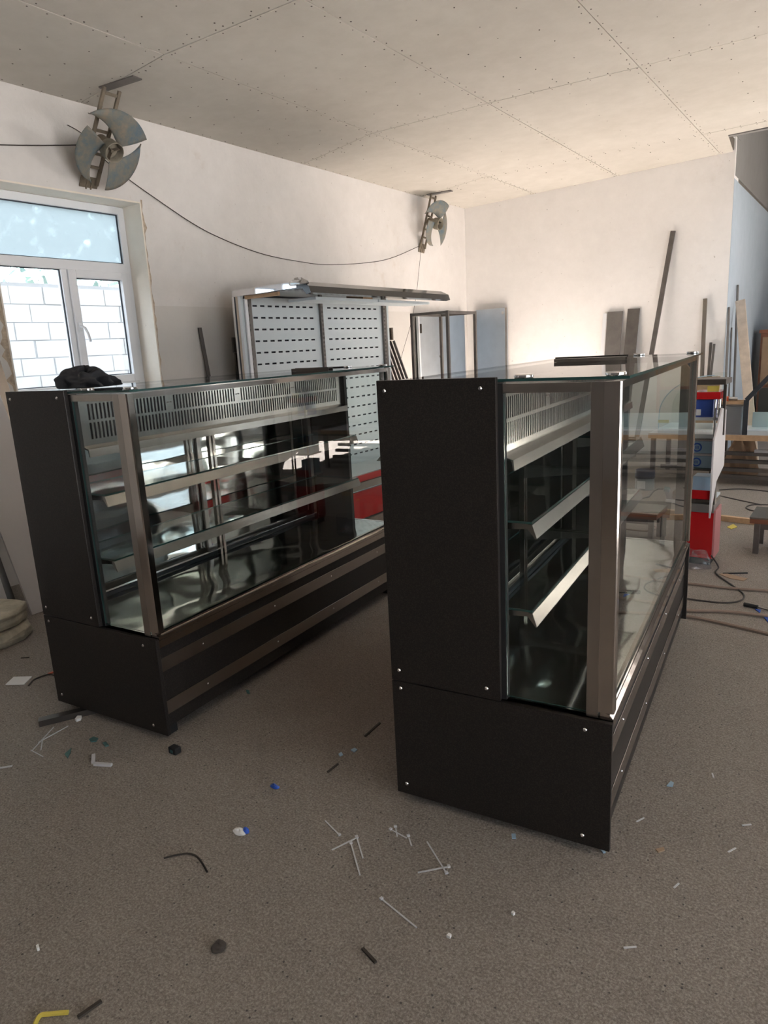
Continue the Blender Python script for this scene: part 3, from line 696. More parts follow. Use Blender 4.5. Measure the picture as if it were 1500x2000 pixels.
make_fan('blue-grey three-bladed fan on a bracket above the window', (XW+0.004, 3.55, 2.915), (-4.69, 3.56, zceil(-4.69)-0.006), 0, R_(31))
make_fan('small dusty three-bladed fan on a bracket close to the room corner', (XW+0.004, 8.46, 2.84), (-4.92, 8.50, zceil(-4.92)-0.006), 0, R_(60))

# wires along the left wall
def wire(name, pts, r, mat, label, cat='wire', n=6, group=None, smooth=True):
    # Catmull-Rom through the points
    P = [Vector(p) for p in pts]; out_ = []
    for i in range(len(P)-1):
        p0, p1, p2, p3 = P[max(i-1, 0)], P[i], P[i+1], P[min(i+2, len(P)-1)]
        for k in range(8):
            q = k/8; out_.append(0.5*((2*p1)+(p2-p0)*q+(2*p0-5*p1+4*p2-p3)*q*q+(3*p1-p0-3*p2+p3)*q**3))
    out_.append(P[-1])
    o = MB().tube(out_, r, n).build(name, mat, smooth=True); at_origin(o, P[0]); return tag(o, label, cat, group)
wx_ = XW+0.02
wire('hanging_wire', [on_x(x, y, wx_) for x, y in ((182, 290), (225, 330), (300, 385), (400, 450), (500, 492), (580, 510), (650, 517), (750, 508), (818, 481))], 0.0038, CORD, 'thin dark wire sagging along the wall between the two fans')
wire('hanging_wire', [on_x(x, y, wx_) for x, y in ((-60, 280), (0, 283), (80, 284), (172, 283))], 0.0042, CORD, 'thin dark wire running level from the fan above the window to the picture edge')
wire('hanging_wire', [on_x(x, y, wx_) for x, y in ((132, 244), (160, 261), (185, 291))], 0.003, CORD, 'short stiff wire end poking out behind the fan above the window')
wire('hanging_wire', [on_x(x, y, wx_) for x, y in ((822, 492), (819, 520), (813, 575), (803, 630), (786, 690), (776, 730))], 0.0025, CORD, 'thin wire dropping from the small corner fan down the wall')

# ================================================================== THINGS LEANING ON THE WALLS
def lean(name, p0, p1, w, t, up, mat, label, cat, group=None, bevel=0.0):
    o = MB().bar(p0, p1, w, t, up).build(name, mat, bevel=bevel); at_origin(o, p0); return tag(o, label, cat, group)
X1, Y1 = (1, 0, 0), (0, 1, 0)
# left of the window-side case
lean('white_board', (-4.40, 1.84, 0.0), (-5.05, 1.86, 1.95), 0.50, 0.018, X1, WHITE_PANEL, 'white board leaning on the wall, the one cut by the picture edge', 'board')
lean('white_board', (-4.36, 2.355, 0.0), (-5.03, 2.355, 1.62), 0.33, 0.018, X1, WHITE_PANEL, 'white board leaning on the wall just behind the window-side display case', 'board')
lean('dark_strip', (-4.47, 2.14, 0.0), (-5.07, 2.14, 1.70), 0.06, 0.012, X1, STEEL_DK, 'narrow dark strip standing between the two white boards', 'strip')
lean('steel_sheet', (-4.58, 2.585, 0.0), (-5.07, 2.58, 1.62), 0.11, 0.004, X1, STEEL, 'shiny bronze-toned steel strip leaning behind the white boards', 'steel sheet')
# below the window / behind the fridge
lean('thin_batten', (-5.00, 4.62, 0.0), on_x(390, 640, -5.085), 0.035, 0.012, X1, STEEL_DULL, 'thin grey batten leaning on the wall beside the window', 'batten')
t = thing('slatted_panel', 'small brown-grey slatted panel standing against the wall behind the fridge', 'panel', (-5.03, 4.82, 0))
box(0, 0.02, 0, 0.28, 1.60, 1.74).build('top_board', STEEL_DULL, t)
for k in range(4): box(0.002, 0.018, 0.012+k*0.072, 0.050+k*0.072, 0.0, 1.598).build('slat', TUBE, t)
box(0.019, 0.026, 0, 0.28, 0.6, 0.66).build('cross_bar', STEEL_DULL, t)
# dark grille leaning on the fridge end
t = thing('grille', 'dark slatted metal grille leaning on the end of the wall fridge', 'grille', (-4.72, 7.16, 0))
g0 = Vector((-4.72, 7.16, 0))
ta, tb, lo = on_y(747, 640, 7.06)-g0, on_y(763, 640, 7.06)-g0, on_y(797, 735, 7.10)-g0
dr = (lo-tb); dr = dr*((tb.z-0.02)/-dr.z) if dr.z < 0 else dr
wv = Vector((0.30, 0, 0)); top = tb-wv
MB().bar(top+dr*0.04, tb+dr*0.04, 0.14, 0.018, Y1).build('head_board', WOOD_PALE if False else STEEL_BR, t)
for k in range(6):
    s = top+wv*(k+0.5)/6+dr*0.085
    MB().bar(s, s+dr*0.90, 0.028, 0.014, Y1).build('slat', TUBE if k % 2 else STEEL_DK, t)
# cuboid frame of square tube near the corner
t = thing('tube_frame', 'tall open cuboid frame of bare square steel tube near the room corner', 'metal frame', (-4.55, 7.24, 0))
q = 0.032; FX, FY, FZ = 0.51, 0.71, 1.95
for u in (0, FX-q):
    for v in (0, FY-q): box(u, u+q, v, v+q, 0, FZ).build('post', TUBE, t)
for z in (0.12, FZ-q):
    for u in (0, FX-q): box(u+0.002, u+q-0.002, q, FY-q, z, z+q-0.002).build('rail', TUBE, t)
    for v in (0, FY-q): box(q, FX-q, v+0.002, v+q-0.002, z, z+q-0.002).build('rail', TUBE, t)
# sheet-metal doors in the corner
t = thing('sheet_metal_door', 'grey-blue galvanised door leaf standing against the left wall in the corner', 'door leaf', (-5.06, 8.20, 0))
box(0.0, 0.035, 0.0, 1.30, 0.02, 2.0).build('leaf', GALV, t, bevel=0.003); box(0.036, 0.040, -0.004, 0.022, 0.02, 2.0).build('edge_trim', PVC, t)
MB().box(0.041, 0.055, 0.02, 0.05, 1.74, 1.86).build('latch', TWIG, t); MB().cyl((0.036, 0.55, 1.42), (0.05, 0.55, 1.42), 0.02, 10).build('knob', STEEL_DK, t)
t = thing('sheet_metal_door', 'pale galvanised sheet with a framed edge, leaning on the back wall in the bright corner', 'sheet metal', (-4.92, YB-0.07, 0))
box(0.0, 0.50, 0.0, 0.03, 0.0, 2.05).build('sheet', GALV, t, bevel=0.003); box(0.472, 0.502, -0.006, 0.0, 0.0, 2.05).build('edge_profile', STEEL_BR, t)
MB().cyl((0.44, -0.001, 1.98), (0.44, -0.008, 1.98), 0.022, 12).build('corner_bolt', CHROME, t)
# strips on the back wall
YB_ = YB-0.02
lean('steel_strip', (-2.90, YB-0.30, 0.0), (-2.885, YB_, 1.885), 0.20, 0.02, Y1, STEEL_DULL, 'broad grey steel strip leaning on the back wall, left of the pair', 'steel strip', bevel=0.003)
lean('steel_strip', (-2.70, YB-0.30, 0.0), (-2.645, YB_, 1.905), 0.155, 0.006, Y1, TUBE, 'broad brown-grey steel strip leaning on the back wall, right of the pair', 'steel strip')
lean('white_strip', (-3.045, YB-0.28, 0.0), (-3.02, YB_, 1.87), 0.05, 0.004, Y1, PVC, 'thin white strip half hidden behind the broad steel strips', 'strip')
lean('steel_bar', (-2.52, YB-0.30, 0.0), (-2.195, YB_, 2.80), 0.055, 0.03, Y1, TUBE, 'long dark bar leaning on the back wall, tallest of them all', 'steel bar')
lean('aluminium_bar', (-1.72, YB-0.30, 0.0), (-1.785, YB_, 1.96), 0.045, 0.03, Y1, STEEL_BR, 'bright narrow metal bar leaning near the end of the back wall', 'metal bar')
lean('short_bar', (-1.70, YB-0.18, 0.0), (-1.695, YB_, 1.43), 0.03, 0.02, Y1, TUBE, 'short dark bar leaning beside the bright metal bar, upper one', 'metal bar')
lean('short_bar', (-1.69, YB-0.24, 0.0), (-1.655, YB_, 1.41), 0.025, 0.02, Y1, STEEL_DULL, 'short grey bar leaning close to the end of the back wall', 'metal bar')
lean('cardboard_sheet', (-1.66, YB-0.44, 0.0), (-1.66, YB-0.35, 1.03), 0.30, 0.008, Y1, CARDBOARD, 'brown cardboard sheet standing at the end of the back wall', 'cardboard')
# planks and rods on the pale blue wall
pt = Vector((-1.44, 10.03, 1.92)); pb = Vector((-1.07, 9.23, 0.0))
lean('pale_plank', pb, pt, 0.11, 0.03, Y1, WOOD_PALE, 'pale wooden plank leaning on the blue wall', 'plank', bevel=0.003)
for i, (a, b, r, lb) in enumerate((((1441, 557), (1438, 640), 0.014, 'grey rod standing on the blue wall behind the pale plank'), ((1424, 600), (1418, 735), 0.014, 'grey rod leaning at the corner where the blue wall begins'), ((1429, 640), (1425, 740), 0.010, 'thin rod leaning on the blue wall just left of the pale plank'), ((1456, 636), (1468, 740), 0.012, 'black rod leaning on the blue wall right of the pale plank'))):
    p1 = on_x(*a, XE+0.02); p0 = on_x(*b, XE+0.06); p0 = p1+(p0-p1)*(p1.z/(p1.z-p0.z))
    o = MB().cyl(p0, p1, r, 8).build('metal_rod', BLACK if i == 3 else STEEL_DULL, smooth=True); at_origin(o, p0); tag(o, lb, 'rod')
t = thing('wooden_cupboard', 'dark brown wooden cupboard at the dim far end of the hall', 'cupboard', (-1.42, 12.0, 0))
box(0.0, 1.2, 0.03, 0.5, 0.0, 1.5).build('carcass', WOOD_RED, t); box(-0.02, 1.22, -0.01, 0.52, 1.502, 1.55).build('top', WOOD_RED, t)
for k in range(2): box(0.03+k*0.58, 0.57+k*0.58, 0.0, 0.028, 0.75, 1.44).build('door', CARDBOARD, t)
for k in range(2): box(0.03+k*0.58, 0.57+k*0.58, 0.0, 0.028, 0.06, 0.70).build('door', STEEL_DK, t)

# ================================================================== WORKBENCH AND WHAT STANDS ON IT
BY = 7.85
t = thing('workbench', 'low workbench with a pine-edged top on a dark steel frame', 'workbench', (-1.95, BY, 0))
BL = 2.6
box(0.0, BL, 0.02, 0.85, 0.495, 0.525).build('bench_top', WHITE_PANEL, t); box(0.0, BL, 0.0, 0.019, 0.470, 0.525).build('pine_edge', WOOD, t)
for u in (0.02, 0.62, BL-0.06):
    for v in (0.04, 0.76): box(u, u+0.045, v, v+0.045, 0, 0.493).build('leg', STEEL_DK, t)
for k, (z, v) in enumerate(((0.27, 0.30), (0.20, 0.22), (0.125, 0.14), (0.06, 0.09))):
    box(0.70, BL-0.08, v, v+0.07, z, z+0.035).build('lower_rail', TUBE, t)
box(0.07, 0.61, 0.30, 0.33, 0.10, 0.14).build('lower_rail', STEEL_DK, t)
TB = 0.5262
t = thing('wooden_offcut', 'pale offcut lying among the scraps under the workbench', 'offcut', (-0.95, BY+0.30, 0.305)); box(0, 0.4, 0, 0.06, 0.001, 0.03).build('offcut', WHITE_PANEL, t)
t = thing('scrap_bag', 'dark lumpy bag of scraps under the workbench', 'bag', (-1.10, BY+0.55, 0)); o = crumple('bag', (0, 0, 0), 0.16, 0.12, 0.40, CARDBOARD, 21, 20, 10, .3); o.parent = t
# half-built counter unit with quarter-round glass
t = thing('curved_glass_unit', 'half-built counter unit with quarter-round glass side on the workbench', 'display unit', (-1.86, BY+0.03, TB))
box(0.0, 0.57, 0.0, 0.60, 0.0, 0.045).build('base', WHITE_SHEET, t)
prof = [(0.005, 0.047)]+[(0.005+0.53*(1-math.cos(a)), 0.20+0.40*math.sin(a)) for a in [i*math.pi/2/14 for i in range(15)]]+[(0.56, 0.60), (0.56, 0.047)]
for v in (0.004, 0.575): MB().prism([(u, v, z) for u, z in prof], (0, 0.008, 0)).build('side_glass', [GLASS], t)
rim = MB().tube([(u, 0.008, z) for u, z in prof[:-2]], 0.0045, 6).build('glass_rim', BLUE_TRAY, t)
box(0.22, 0.56, -0.001, 0.003, 0.395, 0.42).build('tape', YELLOW, t); box(0.0, 0.11, -0.001, 0.003, 0.11, 0.142).build('tape', YELLOW, t)
box(0.30, 0.56, 0.08, 0.50, 0.19, 0.20).build('inner_shelf', WHITE_SHEET, t)
# bin with a wooden frame on top
t = thing('metal_bin', 'grey sheet-metal bin on the workbench', 'bin', (-1.27, BY+0.05, TB))
box(0.0, 0.215, 0.0, 0.22, 0.0, 0.285).build('body', GALV, t, bevel=0.006); box(-0.006, 0.221, -0.006, 0.226, 0.286, 0.302).build('rim', STEEL_DULL, t)
bz = TB+0.3035
t = thing('small_timber_frame', 'small pine frame lying on the metal bin', 'wooden frame', (-1.25, BY+0.06, bz))
for a in ((0.03, 0.20, 0.17, 0.20), (0.03, 0.20, 0.0, 0.025), (0.0, 0.028, 0.0, 0.20)): box(*a, 0.0, 0.03).build('frame_bar', WOOD, t)
o = crumple('orange_grip', (-1.285, BY-0.02, TB+0.001), 0.0, 0.0, 0.0, ORANGE, 2, 8, 3) if False else None
t = thing('power_tool', 'small orange and black tool on the pine frame', 'tool', (-1.24, BY+0.07, bz+0.031))
MB().cyl((-0.005, 0, 0.026), (0.05, 0.0, 0.026), 0.025, 12).build('orange_body', ORANGE, t, smooth=True); MB().cyl((0.051, 0, 0.026), (0.13, 0.02, 0.024), 0.018, 10).build('grey_barrel', STEEL_BR, t, smooth=True)
# sloping black frame with glass
t = thing('sloped_glass_frame', 'black sloping tube frame with a glass pane standing on the workbench', 'glass frame', (-1.02, BY+0.02, TB))
fr = [(0, 0), (0, 0.35), (0.42, 0.86), (1.2, 0.86)]
for a, b in zip(fr[:-1], fr[1:]): MB().bar((a[0], 0.02, a[1]), (b[0], 0.02, b[1]), 0.042, 0.042, Y1).build('tube', GASKET, t)
MB().prism([(0.03, 0.016, 0.06), (0.03, 0.016, 0.33), (0.44, 0.016, 0.83), (1.2, 0.016, 0.83), (1.2, 0.016, 0.06)], (0, 0.006, 0)).build('pane', SHELF_GLASS, t)
box(0.03, 1.2, -0.01, 0.5, 0.0, 0.045).build('sill', WHITE_SHEET, t); box(0.03, 1.2, 0.30, 0.315, 0.046, 0.20).build('back_board', WHITE_SHEET, t)

# ================================================================== RED STAND BEHIND THE FOREGROUND CASE
RX, RY = -0.965, 5.0
t = thing('red_stand', 'narrow red display stand with chrome posts, blue boxes and film round its foot', 'display stand', (RX, RY, 0))
w = 0.165; dp = 0.22
box(0, w, 0, dp, 0.05, 0.372).build('red_base', RED, t, bevel=0.003); box(0.01, w-0.01, 0.02, dp-0.02, 0.0, 0.049).build('plinth', BLACK, t)
box(w+0.001, w+0.012, 0.0, dp, 0.05, 0.39).build('film_covered_side', PINK, t)
box(0.0, w, -0.012, dp, 0.374, 0.43).build('grey_ledge', STEEL_DULL, t); box(0.0, w, -0.004, dp, 0.432, 0.46).build('grey_ledge', STEEL_BR, t)
box(0.0, w-0.005, 0.0, 0.012, 0.462, 0.522).build('red_band', RED, t); box(0.0, w, 0.014, dp, 0.462, 0.475).build('shelf', WHITE_SHEET, t)
box(0.0, w, 0.01, dp, 0.655, 0.665).build('shelf', STEEL_BR, t); box(0.0, w, 0.01, dp, 0.872, 0.90).build('shelf', WHITE_SHEET, t); box(0.0, w, 0.01, dp, 0.992, 1.010).build('shelf', WHITE_SHEET, t)
box(0.0, w, 0.0, dp, 1.132, 1.178).build('red_top', RED, t); box(0.0, w+0.03, -0.01, dp, 1.225, 1.26).build('dark_top_rail', STEEL_DK, t)
box(w+0.016, w+0.034, 0.0, 0.02, 0.9, 1.224).build('dark_upright', STEEL_DK, t)
box(0.08, 0.15, 0.03, 0.034, 1.179, 1.215).build('tape', YELLOW, t)
for u, v in ((w-0.02, -0.012), (w+0.006, -0.016)): MB().cyl((u, v-0.003, 0.44), (u-0.004, v-0.003, 1.13), 0.008, 10).build('chrome_post', CHROME, t, smooth=True)
MB().cyl((0.004, -0.010, 0.47), (0.0, -0.010, 1.13), 0.008, 10).build('chrome_post', CHROME, t, smooth=True)
sp = [on_x(x, y, RX+w+0.016)-Vector((RX, RY, 0)) for x, y in ((1384, 1012), (1396, 940), (1411, 908), (1416, 800), (1408, 797), (1392, 860))]
MB().prism(sp, (0.010, 0, 0)).build('white_side_panel', WHITE_PANEL, t)
fo = crumple('film', (0.06, -0.06, 0.0), 0.12, 0.09, 0.10, FILM, 31, 18, 8, .4); fo.parent = t
RT = lambda x, y, z: (RX+x, RY+y, z)
def tray(z, h, lb):
    t = thing('plastic_box', lb, 'box', RT(0.012, 0.04, z)); box(0, w-0.035, 0, 0.165, 0, h).build('body', BLUE_TRAY, t, bevel=0.006)
    box(-0.002, w-0.033, -0.004, 0.169, h+0.001, h+0.013).build('lid', WHITE_PANEL, t)
    e = MB().cyl((0.022, -0.0012, h*0.5), (0.022, -0.0045, h*0.5), 0.030, 24).build('emblem', BLUE, t)
    MB().cyl((0.022, -0.0046, h*0.5), (0.022, -0.0052, h*0.5), 0.021, 24).build('emblem_disc', BLUE_TRAY, e)
    for k in range(3): box(0.010+k*0.009, 0.014+k*0.009, -0.0062, -0.0053, h*0.5-0.010, h*0.5+0.010).build('emblem_stroke', BLUE, e)
tray(0.666, 0.085, 'pale blue plastic box with a round blue emblem on the red stand, lower of two')
tray(0.766, 0.085, 'pale blue plastic box with a round blue emblem on the red stand, upper of two')
o = box(0, w-0.05, 0, 0.14, 0, 0.13).build('blue_crate', BLUE_TRAY, bevel=0.004); o.location = RT(0.012, 0.06, 0.476); tag(o, 'slate-blue crate on the lowest shelf of the red stand', 'crate')
t = thing('blue_carton', 'deep blue carton with a white label on the top shelf of the red stand', 'carton', RT(0.012, 0.05, 1.011))
box(0, 0.105, 0, 0.15, 0, 0.112).build('body', BLUE_BOX, t); box(0.003, 0.032, -0.002, -0.0005, 0.01, 0.05).build('paper_label', WHITE, t)

# ================================================================== THINGS ON THE FLOOR AT THE RIGHT
def stool(loc, wx2, dy, h, label):
    t = thing('low_stool', label, 'stool', loc)
    box(0, wx2, 0, dy, h-0.012, h).build('top_sheet', STEEL_BR, t); box(0.002, wx2-0.002, 0.002, dy-0.002, h-0.045, h-0.0125).build('wooden_seat', WOOD_RED, t)
    for u in (0.03, wx2-0.065):
        for v in (0.02, dy-0.055): box(u, u+0.035, v, v+0.035, 0, h-0.046).build('leg', TUBE, t)
    box(0.07, wx2-0.07, 0.025, 0.045, h-0.09, h-0.047).build('apron', TUBE, t)
stool((-1.66, 5.32, 0), 0.42, 0.34, 0.25, 'low steel stool with a wooden seat seen through the foreground display case')
stool((-0.63, 5.40, 0), 0.45, 0.36, 0.27, 'low steel stool with a wooden seat cut by the picture edge')
t = thing('paint_tin', 'tin with a dark lid standing on the floor before the workbench', 'tin', (-1.86, 7.41, 0))
MB().lathe([(0, 0), (0.095, 0), (0.097, 0.006), (0.095, 0.012), (0.095, 0.118), (0, 0.118)], 24).build('body', PAINT_TIN, t, smooth=True)
MB().lathe([(0.0, 0.119), (0.096, 0.119), (0.099, 0.125), (0.099, 0.20), (0.092, 0.204), (0.088, 0.190), (0, 0.188)], 24).build('lid', DARKBLUE, t, smooth=True)
MB().box(-0.05, 0.03, -0.0985, -0.0955, 0.02, 0.10).build('paper_label', WHITE, t)
t = thing('plastic_tub', 'clear plastic tub with scraps on the floor by the workbench', 'tub', (-1.43, 6.98, 0))
MB().lathe([(0, 0.002), (0.10, 0.002), (0.13, 0.09), (0.134, 0.09), (0.105, 0.0), (0, 0)], 20).build('body', FILM, t, smooth=True)
crumple('scraps', (0.02, 0.02, 0.008), 0.085, 0.08, 0.10, CARDBOARD, 9, 14, 6, .5).parent = t
MB().box(-0.09, 0.04, -0.14, -0.12, 0.004, 0.03).build('white_flap', WHITE, t)
t = thing('clear_jar', 'clear plastic jar holding crumpled foil, seen through the foreground display case', 'jar', (-1.40, 4.84, 0))
MB().lathe([(0, 0.003), (0.083, 0.003), (0.085, 0.165), (0.089, 0.168), (0.088, 0.0), (0, 0)], 24).build('body', FILM, t, smooth=True)
crumple('foil', (0, 0, 0.005), 0.06, 0.06, 0.05, CHROME, 14, 14, 6, .5).parent = t
b0, b1 = Vector((-1.60, 6.42, 0)), Vector((-0.55, 6.27, 0))
o = MB().bar(b0+Vector((0, 0, .022)), b1+Vector((0, 0, .022)), 0.045, 0.043, (0, 0, 1)).build('pine_batten', WOOD); at_origin(o, b0); tag(o, 'long pine batten lying on the floor behind the red stand', 'batten')
def floor_line(px, r): return [on_z(x, y, r) for x, y in px]
wire('air_hose', floor_line([(1188, 1115), (1250, 1131), (1290, 1133), (1348, 1140), (1428, 1149), (1510, 1154)], 0.009), 0.009, HOSE, 'tan hose on the floor, the one nearest the red stand', 'hose')
wire('air_hose', floor_line([(1182, 1164), (1270, 1178), (1345, 1192), (1415, 1194), (1510, 1204)], 0.010), 0.010, HOSE, 'tan hose on the floor, middle one of the three', 'hose')
wire('air_hose', floor_line([(1182, 1194), (1265, 1197), (1344, 1204), (1420, 1219), (1510, 1240)], 0.0095), 0.0095, HOSE, 'tan hose on the floor, nearest to us of the three', 'hose')
wire('extension_cord', [on_z(1389, 1085, 0.09)]+floor_line([(1403, 1107), (1399, 1120), (1437, 1148), (1453, 1162), (1446, 1173), (1411, 1177), (1347, 1170), (1290, 1160), (1252, 1142), (1260, 1128), (1300, 1122)], 0.005), 0.005, CORD, 'thin dark cord looping out from under the red stand', 'cord')
wire('extension_cord', floor_line([(1405, 968), (1440, 976), (1487, 986)], 0.005), 0.006, CORD, 'straight dark cord on the floor in front of the workbench', 'cord')
wire('extension_cord', floor_line([(1405, 957), (1450, 955), (1510, 961)], 0.005), 0.006, CORD, 'dark cord running along the foot of the workbench', 'cord')
wire('extension_cord', floor_line([(1510, 986), (1470, 986), (1457, 992), (1475, 998), (1510, 994)], 0.005), 0.006, CORD, 'loop of dark cord on the floor behind the cut-off stool', 'cord')
wire('extension_cord', floor_line([(1195, 1018), (1250, 1020), (1282, 1030), (1262, 1037), (1215, 1032), (1190, 1024)], 0.005), 0.007, HOSE, 'coil of tan cord lying under the stool behind the foreground case', 'cord')
t = thing('plug_lead', 'lead with a green plug curling up from the floor by the plastic tub', 'plug lead', on_z(1245, 975, 0))
a0 = on_z(1245, 975, 0)
MB().tube([p-a0 for p in (on_z(1245, 975, .006), on_z(1268, 970, .008), on_z(1276, 960, .03), on_z(1286, 955, .06), on_z(1296, 955, .08))], 0.007, 6).build('lead', STEEL_DULL, t, smooth=True)
e = on_z(1297, 955, .082)-a0; MB().cyl(e, e+Vector((0.05, 0.01, -0.01)), 0.026, 10).build('plug', TEAL, t, smooth=True)
def brush(px0, px1, px2, label):
    a, b, c = (on_z(*p, 0.012) for p in (px0, px1, px2))
    t = thing('file_tool', label, 'hand tool', (a.x, a.y, 0)); o_ = Vector((a.x, a.y, 0))
    MB().cyl(a-o_, b-o_, 0.0115, 10).build('handle', BLACK, t, smooth=True); MB().cyl(b-o_, c-o_, 0.005, 8).build('blade', STEEL_BR, t, smooth=True)
brush((1453, 1180), (1480, 1186), (1506, 1193), 'black-handled hand file on the floor at the picture edge')
brush((1243, 1154), (1213, 1152), (1183, 1155), 'black-handled hand file on the floor seen through the foreground case')

# ================================================================== FLOOR ODDMENTS
def flat(name, px, mat, label, cat, hgt=0.004, group=None):
    P = [on_z(*p, 0.0008) for p in px]; c = sum(P, Vector())/len(P)
    o = MB().prism([p-c for p in P], (0, 0, hgt)).build(name, mat); o.location = c; return tag(o, label, cat, group)
def strip(name, p, q, wd, mat, label, cat, hgt=0.0025, group=None, head=False):
    a, b = on_z(*p, hgt/2+0.0008), on_z(*q, hgt/2+0.0008); o_ = Vector((a.x, a.y, 0))
    if head:
        t = thing(name, label, cat, o_, group=group)
        MB().bar(a-o_, b-o_, wd, hgt).build('strap', mat, t); MB().bar(a-o_+Vector((0, 0, .0015)), a-o_+(b-a).normalized()*0.008+Vector((0, 0, .0015)), wd*2.2, hgt+0.003).build('head', mat, t); return t
    o = MB().bar(a, b, wd, hgt).build(name, mat); at_origin(o, o_); return tag(o, label, cat, group)
# square tube sticking out under the window-side case
a, b = on_z(76, 1411, 0.0142), in_case(CLL, 0.30, 0.16, 0.0142); d = (b-a).normalized()
o = MB()
sx = d.cross(Vector((0, 0, 1)))*0.02; uz = Vector((0, 0, 0.0138)); sx2, uz2 = sx*0.85, uz*0.85
ring = [a-sx-uz, a+sx-uz, a+sx+uz, a-sx+uz]; ring2 = [a-sx2-uz2, a+sx2-uz2, a+sx2+uz2, a-sx2+uz2]
L = b-a; vs = ring+ring2+[p+L for p in ring]+[p+L for p in ring2]; fs = []
for i in range(4):
    j = (i+1) % 4; fs += [(i, j, 8+j, 8+i), (4+j, 4+i, 12+i, 12+j), (j, i, 4+i, 4+j), (8+i, 8+j, 12+j, 12+i)]
o.add(vs, fs); o = o.build('square_tube', STEEL_DK); at_origin(o, (a.x, a.y, 0)); tag(o, 'square steel tube sticking out from under the window-side case', 'steel tube')
# broken stone
t = thing('stone_block', 'rough broken pale stone block on the floor in front of the white boards', 'stone', (-4.22, 1.92, 0))
def rock(poly, z0, z1, seed):
    rn = random.Random(seed); m = MB(); n = len(poly); lv = 4
    for k in range(lv+1):
        z = z0+(z1-z0)*k/lv; s = 1-(0.06 if k in (0, lv) else 0)
        m.v += [(x*s+rn.uniform(-.010, .010), y*s+rn.uniform(-.010, .010), z+(rn.uniform(-.008, .008) if 0 < k else 0)) for x, y in poly]
    m.f = [(k*n+i, k*n+(i+1) % n, (k+1)*n+(i+1) % n, (k+1)*n+i) for k in range(lv) for i in range(n)]+[tuple(range(n-1, -1, -1)), tuple(range(lv*n, lv*n+n))]; m.mi = [0]*len(m.f); return m
rock([(-.12, -.30), (.02, -.33), (.17, -.28), (.26, -.12), (.24, 0.02), (.17, .10), (.05, .13), (-.08, .08), (-.13, -.1)], 0.0, 0.085, 4).build('lower_slab', STONE, t, bevel=0.006)
rock([(-.13, -.29), (.0, -.32), (.14, -.27), (.23, -.13), (.22, 0.0), (.14, .11), (.03, .12), (-.08, .07), (-.14, -.1)], 0.092, 0.19, 6).build('upper_slab', STONE, t, bevel=0.006)
flat('paper_sheet', [(11, 1338), (47, 1338), (63, 1322), (27, 1323)], WHITE, 'crumpled white paper sheet on the floor by the stone', 'paper')
wire('wire_scrap', [on_z(x, y, .006) for x, y in ((56, 1339), (66, 1328), (84, 1320), (98, 1317), (107, 1320))], 0.004, TWIG, 'dark wire scrap next to the white paper sheet')
strip('red_clip', (94, 1316), (104, 1313), 0.012, ORANGE, 'tiny red clip on the floor against the window-side case', 'clip', 0.006)
strip('twig_scrap', (41, 1285), (57, 1284), 0.006, TWIG, 'tiny dark scrap on the floor before the stone', 'scrap', 0.004)
for p, q, lb in (((62, 1467), (105, 1420), 'long clear plastic sliver pointing at the square tube'), ((60, 1465), (84, 1478), 'short clear plastic sliver at the near end of the sliver cluster'), ((80, 1465), (83, 1444), 'stubby upright clear sliver in the middle of the sliver cluster'), ((75, 1450), (133, 1418), 'clear plastic sliver reaching farthest towards the white pebble')):
    strip('plastic_sliver', p, q, 0.004, ZIP, lb, 'sliver', group='plastic slivers by the square tube')
flat('glass_chip', [(174, 1445), (183, 1440), (192, 1443), (188, 1449), (178, 1450)], TEAL, 'green glass chip farthest from the square tube', 'glass chip')
flat('glass_chip', [(200, 1452), (207, 1450), (213, 1457), (206, 1459)], TEAL, 'green glass chip closest to the bent white strip', 'glass chip')
flat('glass_chip', [(126, 1474), (140, 1462), (138, 1470), (132, 1482)], TEAL, 'pointed green glass chip by the plastic slivers', 'glass chip')
flat('glass_chip', [(480, 1348), (487, 1350), (488, 1356), (482, 1354)], TEAL, 'green glass chip in front of the window-side case', 'glass chip')
flat('white_pebble', [(147, 1408), (152, 1402), (160, 1402), (158, 1407), (150, 1410)], WHITE, 'white pebble beside the end of the square tube', 'pebble', 0.012)
t = thing('bent_strip', 'bent white plastic strip on the floor before the window-side case', 'plastic strip', on_z(185, 1493, 0))
a0 = on_z(185, 1493, 0)
for p, q in (((183, 1474), (182, 1490)), ((184, 1492), (218, 1494))):
    MB().bar(on_z(*p, .006)-a0, on_z(*q, .006)-a0, 0.014, 0.010).build('arm', ZIP, t)
strip('plastic_strip', (-8, 1501), (24, 1496), 0.010, ZIP, 'white plastic strip at the picture edge near the window-side case', 'plastic strip')
t = thing('rubber_bit', 'small black rubber block in front of the window-side case corner', 'rubber block', on_z(342, 1470, 0)); box(-0.022, 0.022, -0.016, 0.016, 0.0, 0.028).build('block', BLACK, t, bevel=0.004); box(-0.008, 0.008, -0.0175, -0.0165, 0.008, 0.02).build('slot', TEAL, t)
t = thing('wrapper', 'crumpled white and blue wrapper on the open floor', 'wrapper', on_z(468, 1627, 0)); crumple('white_part', (0, 0, 0.0005), 0.028, 0.014, 0.014, WHITE, 41, 12, 5, .4).parent = t; crumple('blue_part', (0.018, 0.012, 0.0005), 0.013, 0.010, 0.018, BLUE, 42, 10, 5, .4).parent = t
t = thing('foil_scrap', 'tiny torn blue foil piece on the open floor', 'foil', on_z(537, 1538, 0)); crumple('foil', (0, 0, 0.0005), 0.018, 0.012, 0.010, BLUE, 43, 10, 5, .5).parent = t
wire('twig', [on_z(x, y, .004) for x, y in ((320, 1676), (345, 1670), (370, 1667), (388, 1676), (405, 1703))], 0.003, TWIG, 'thin dark bent twig on the open floor', 'twig')
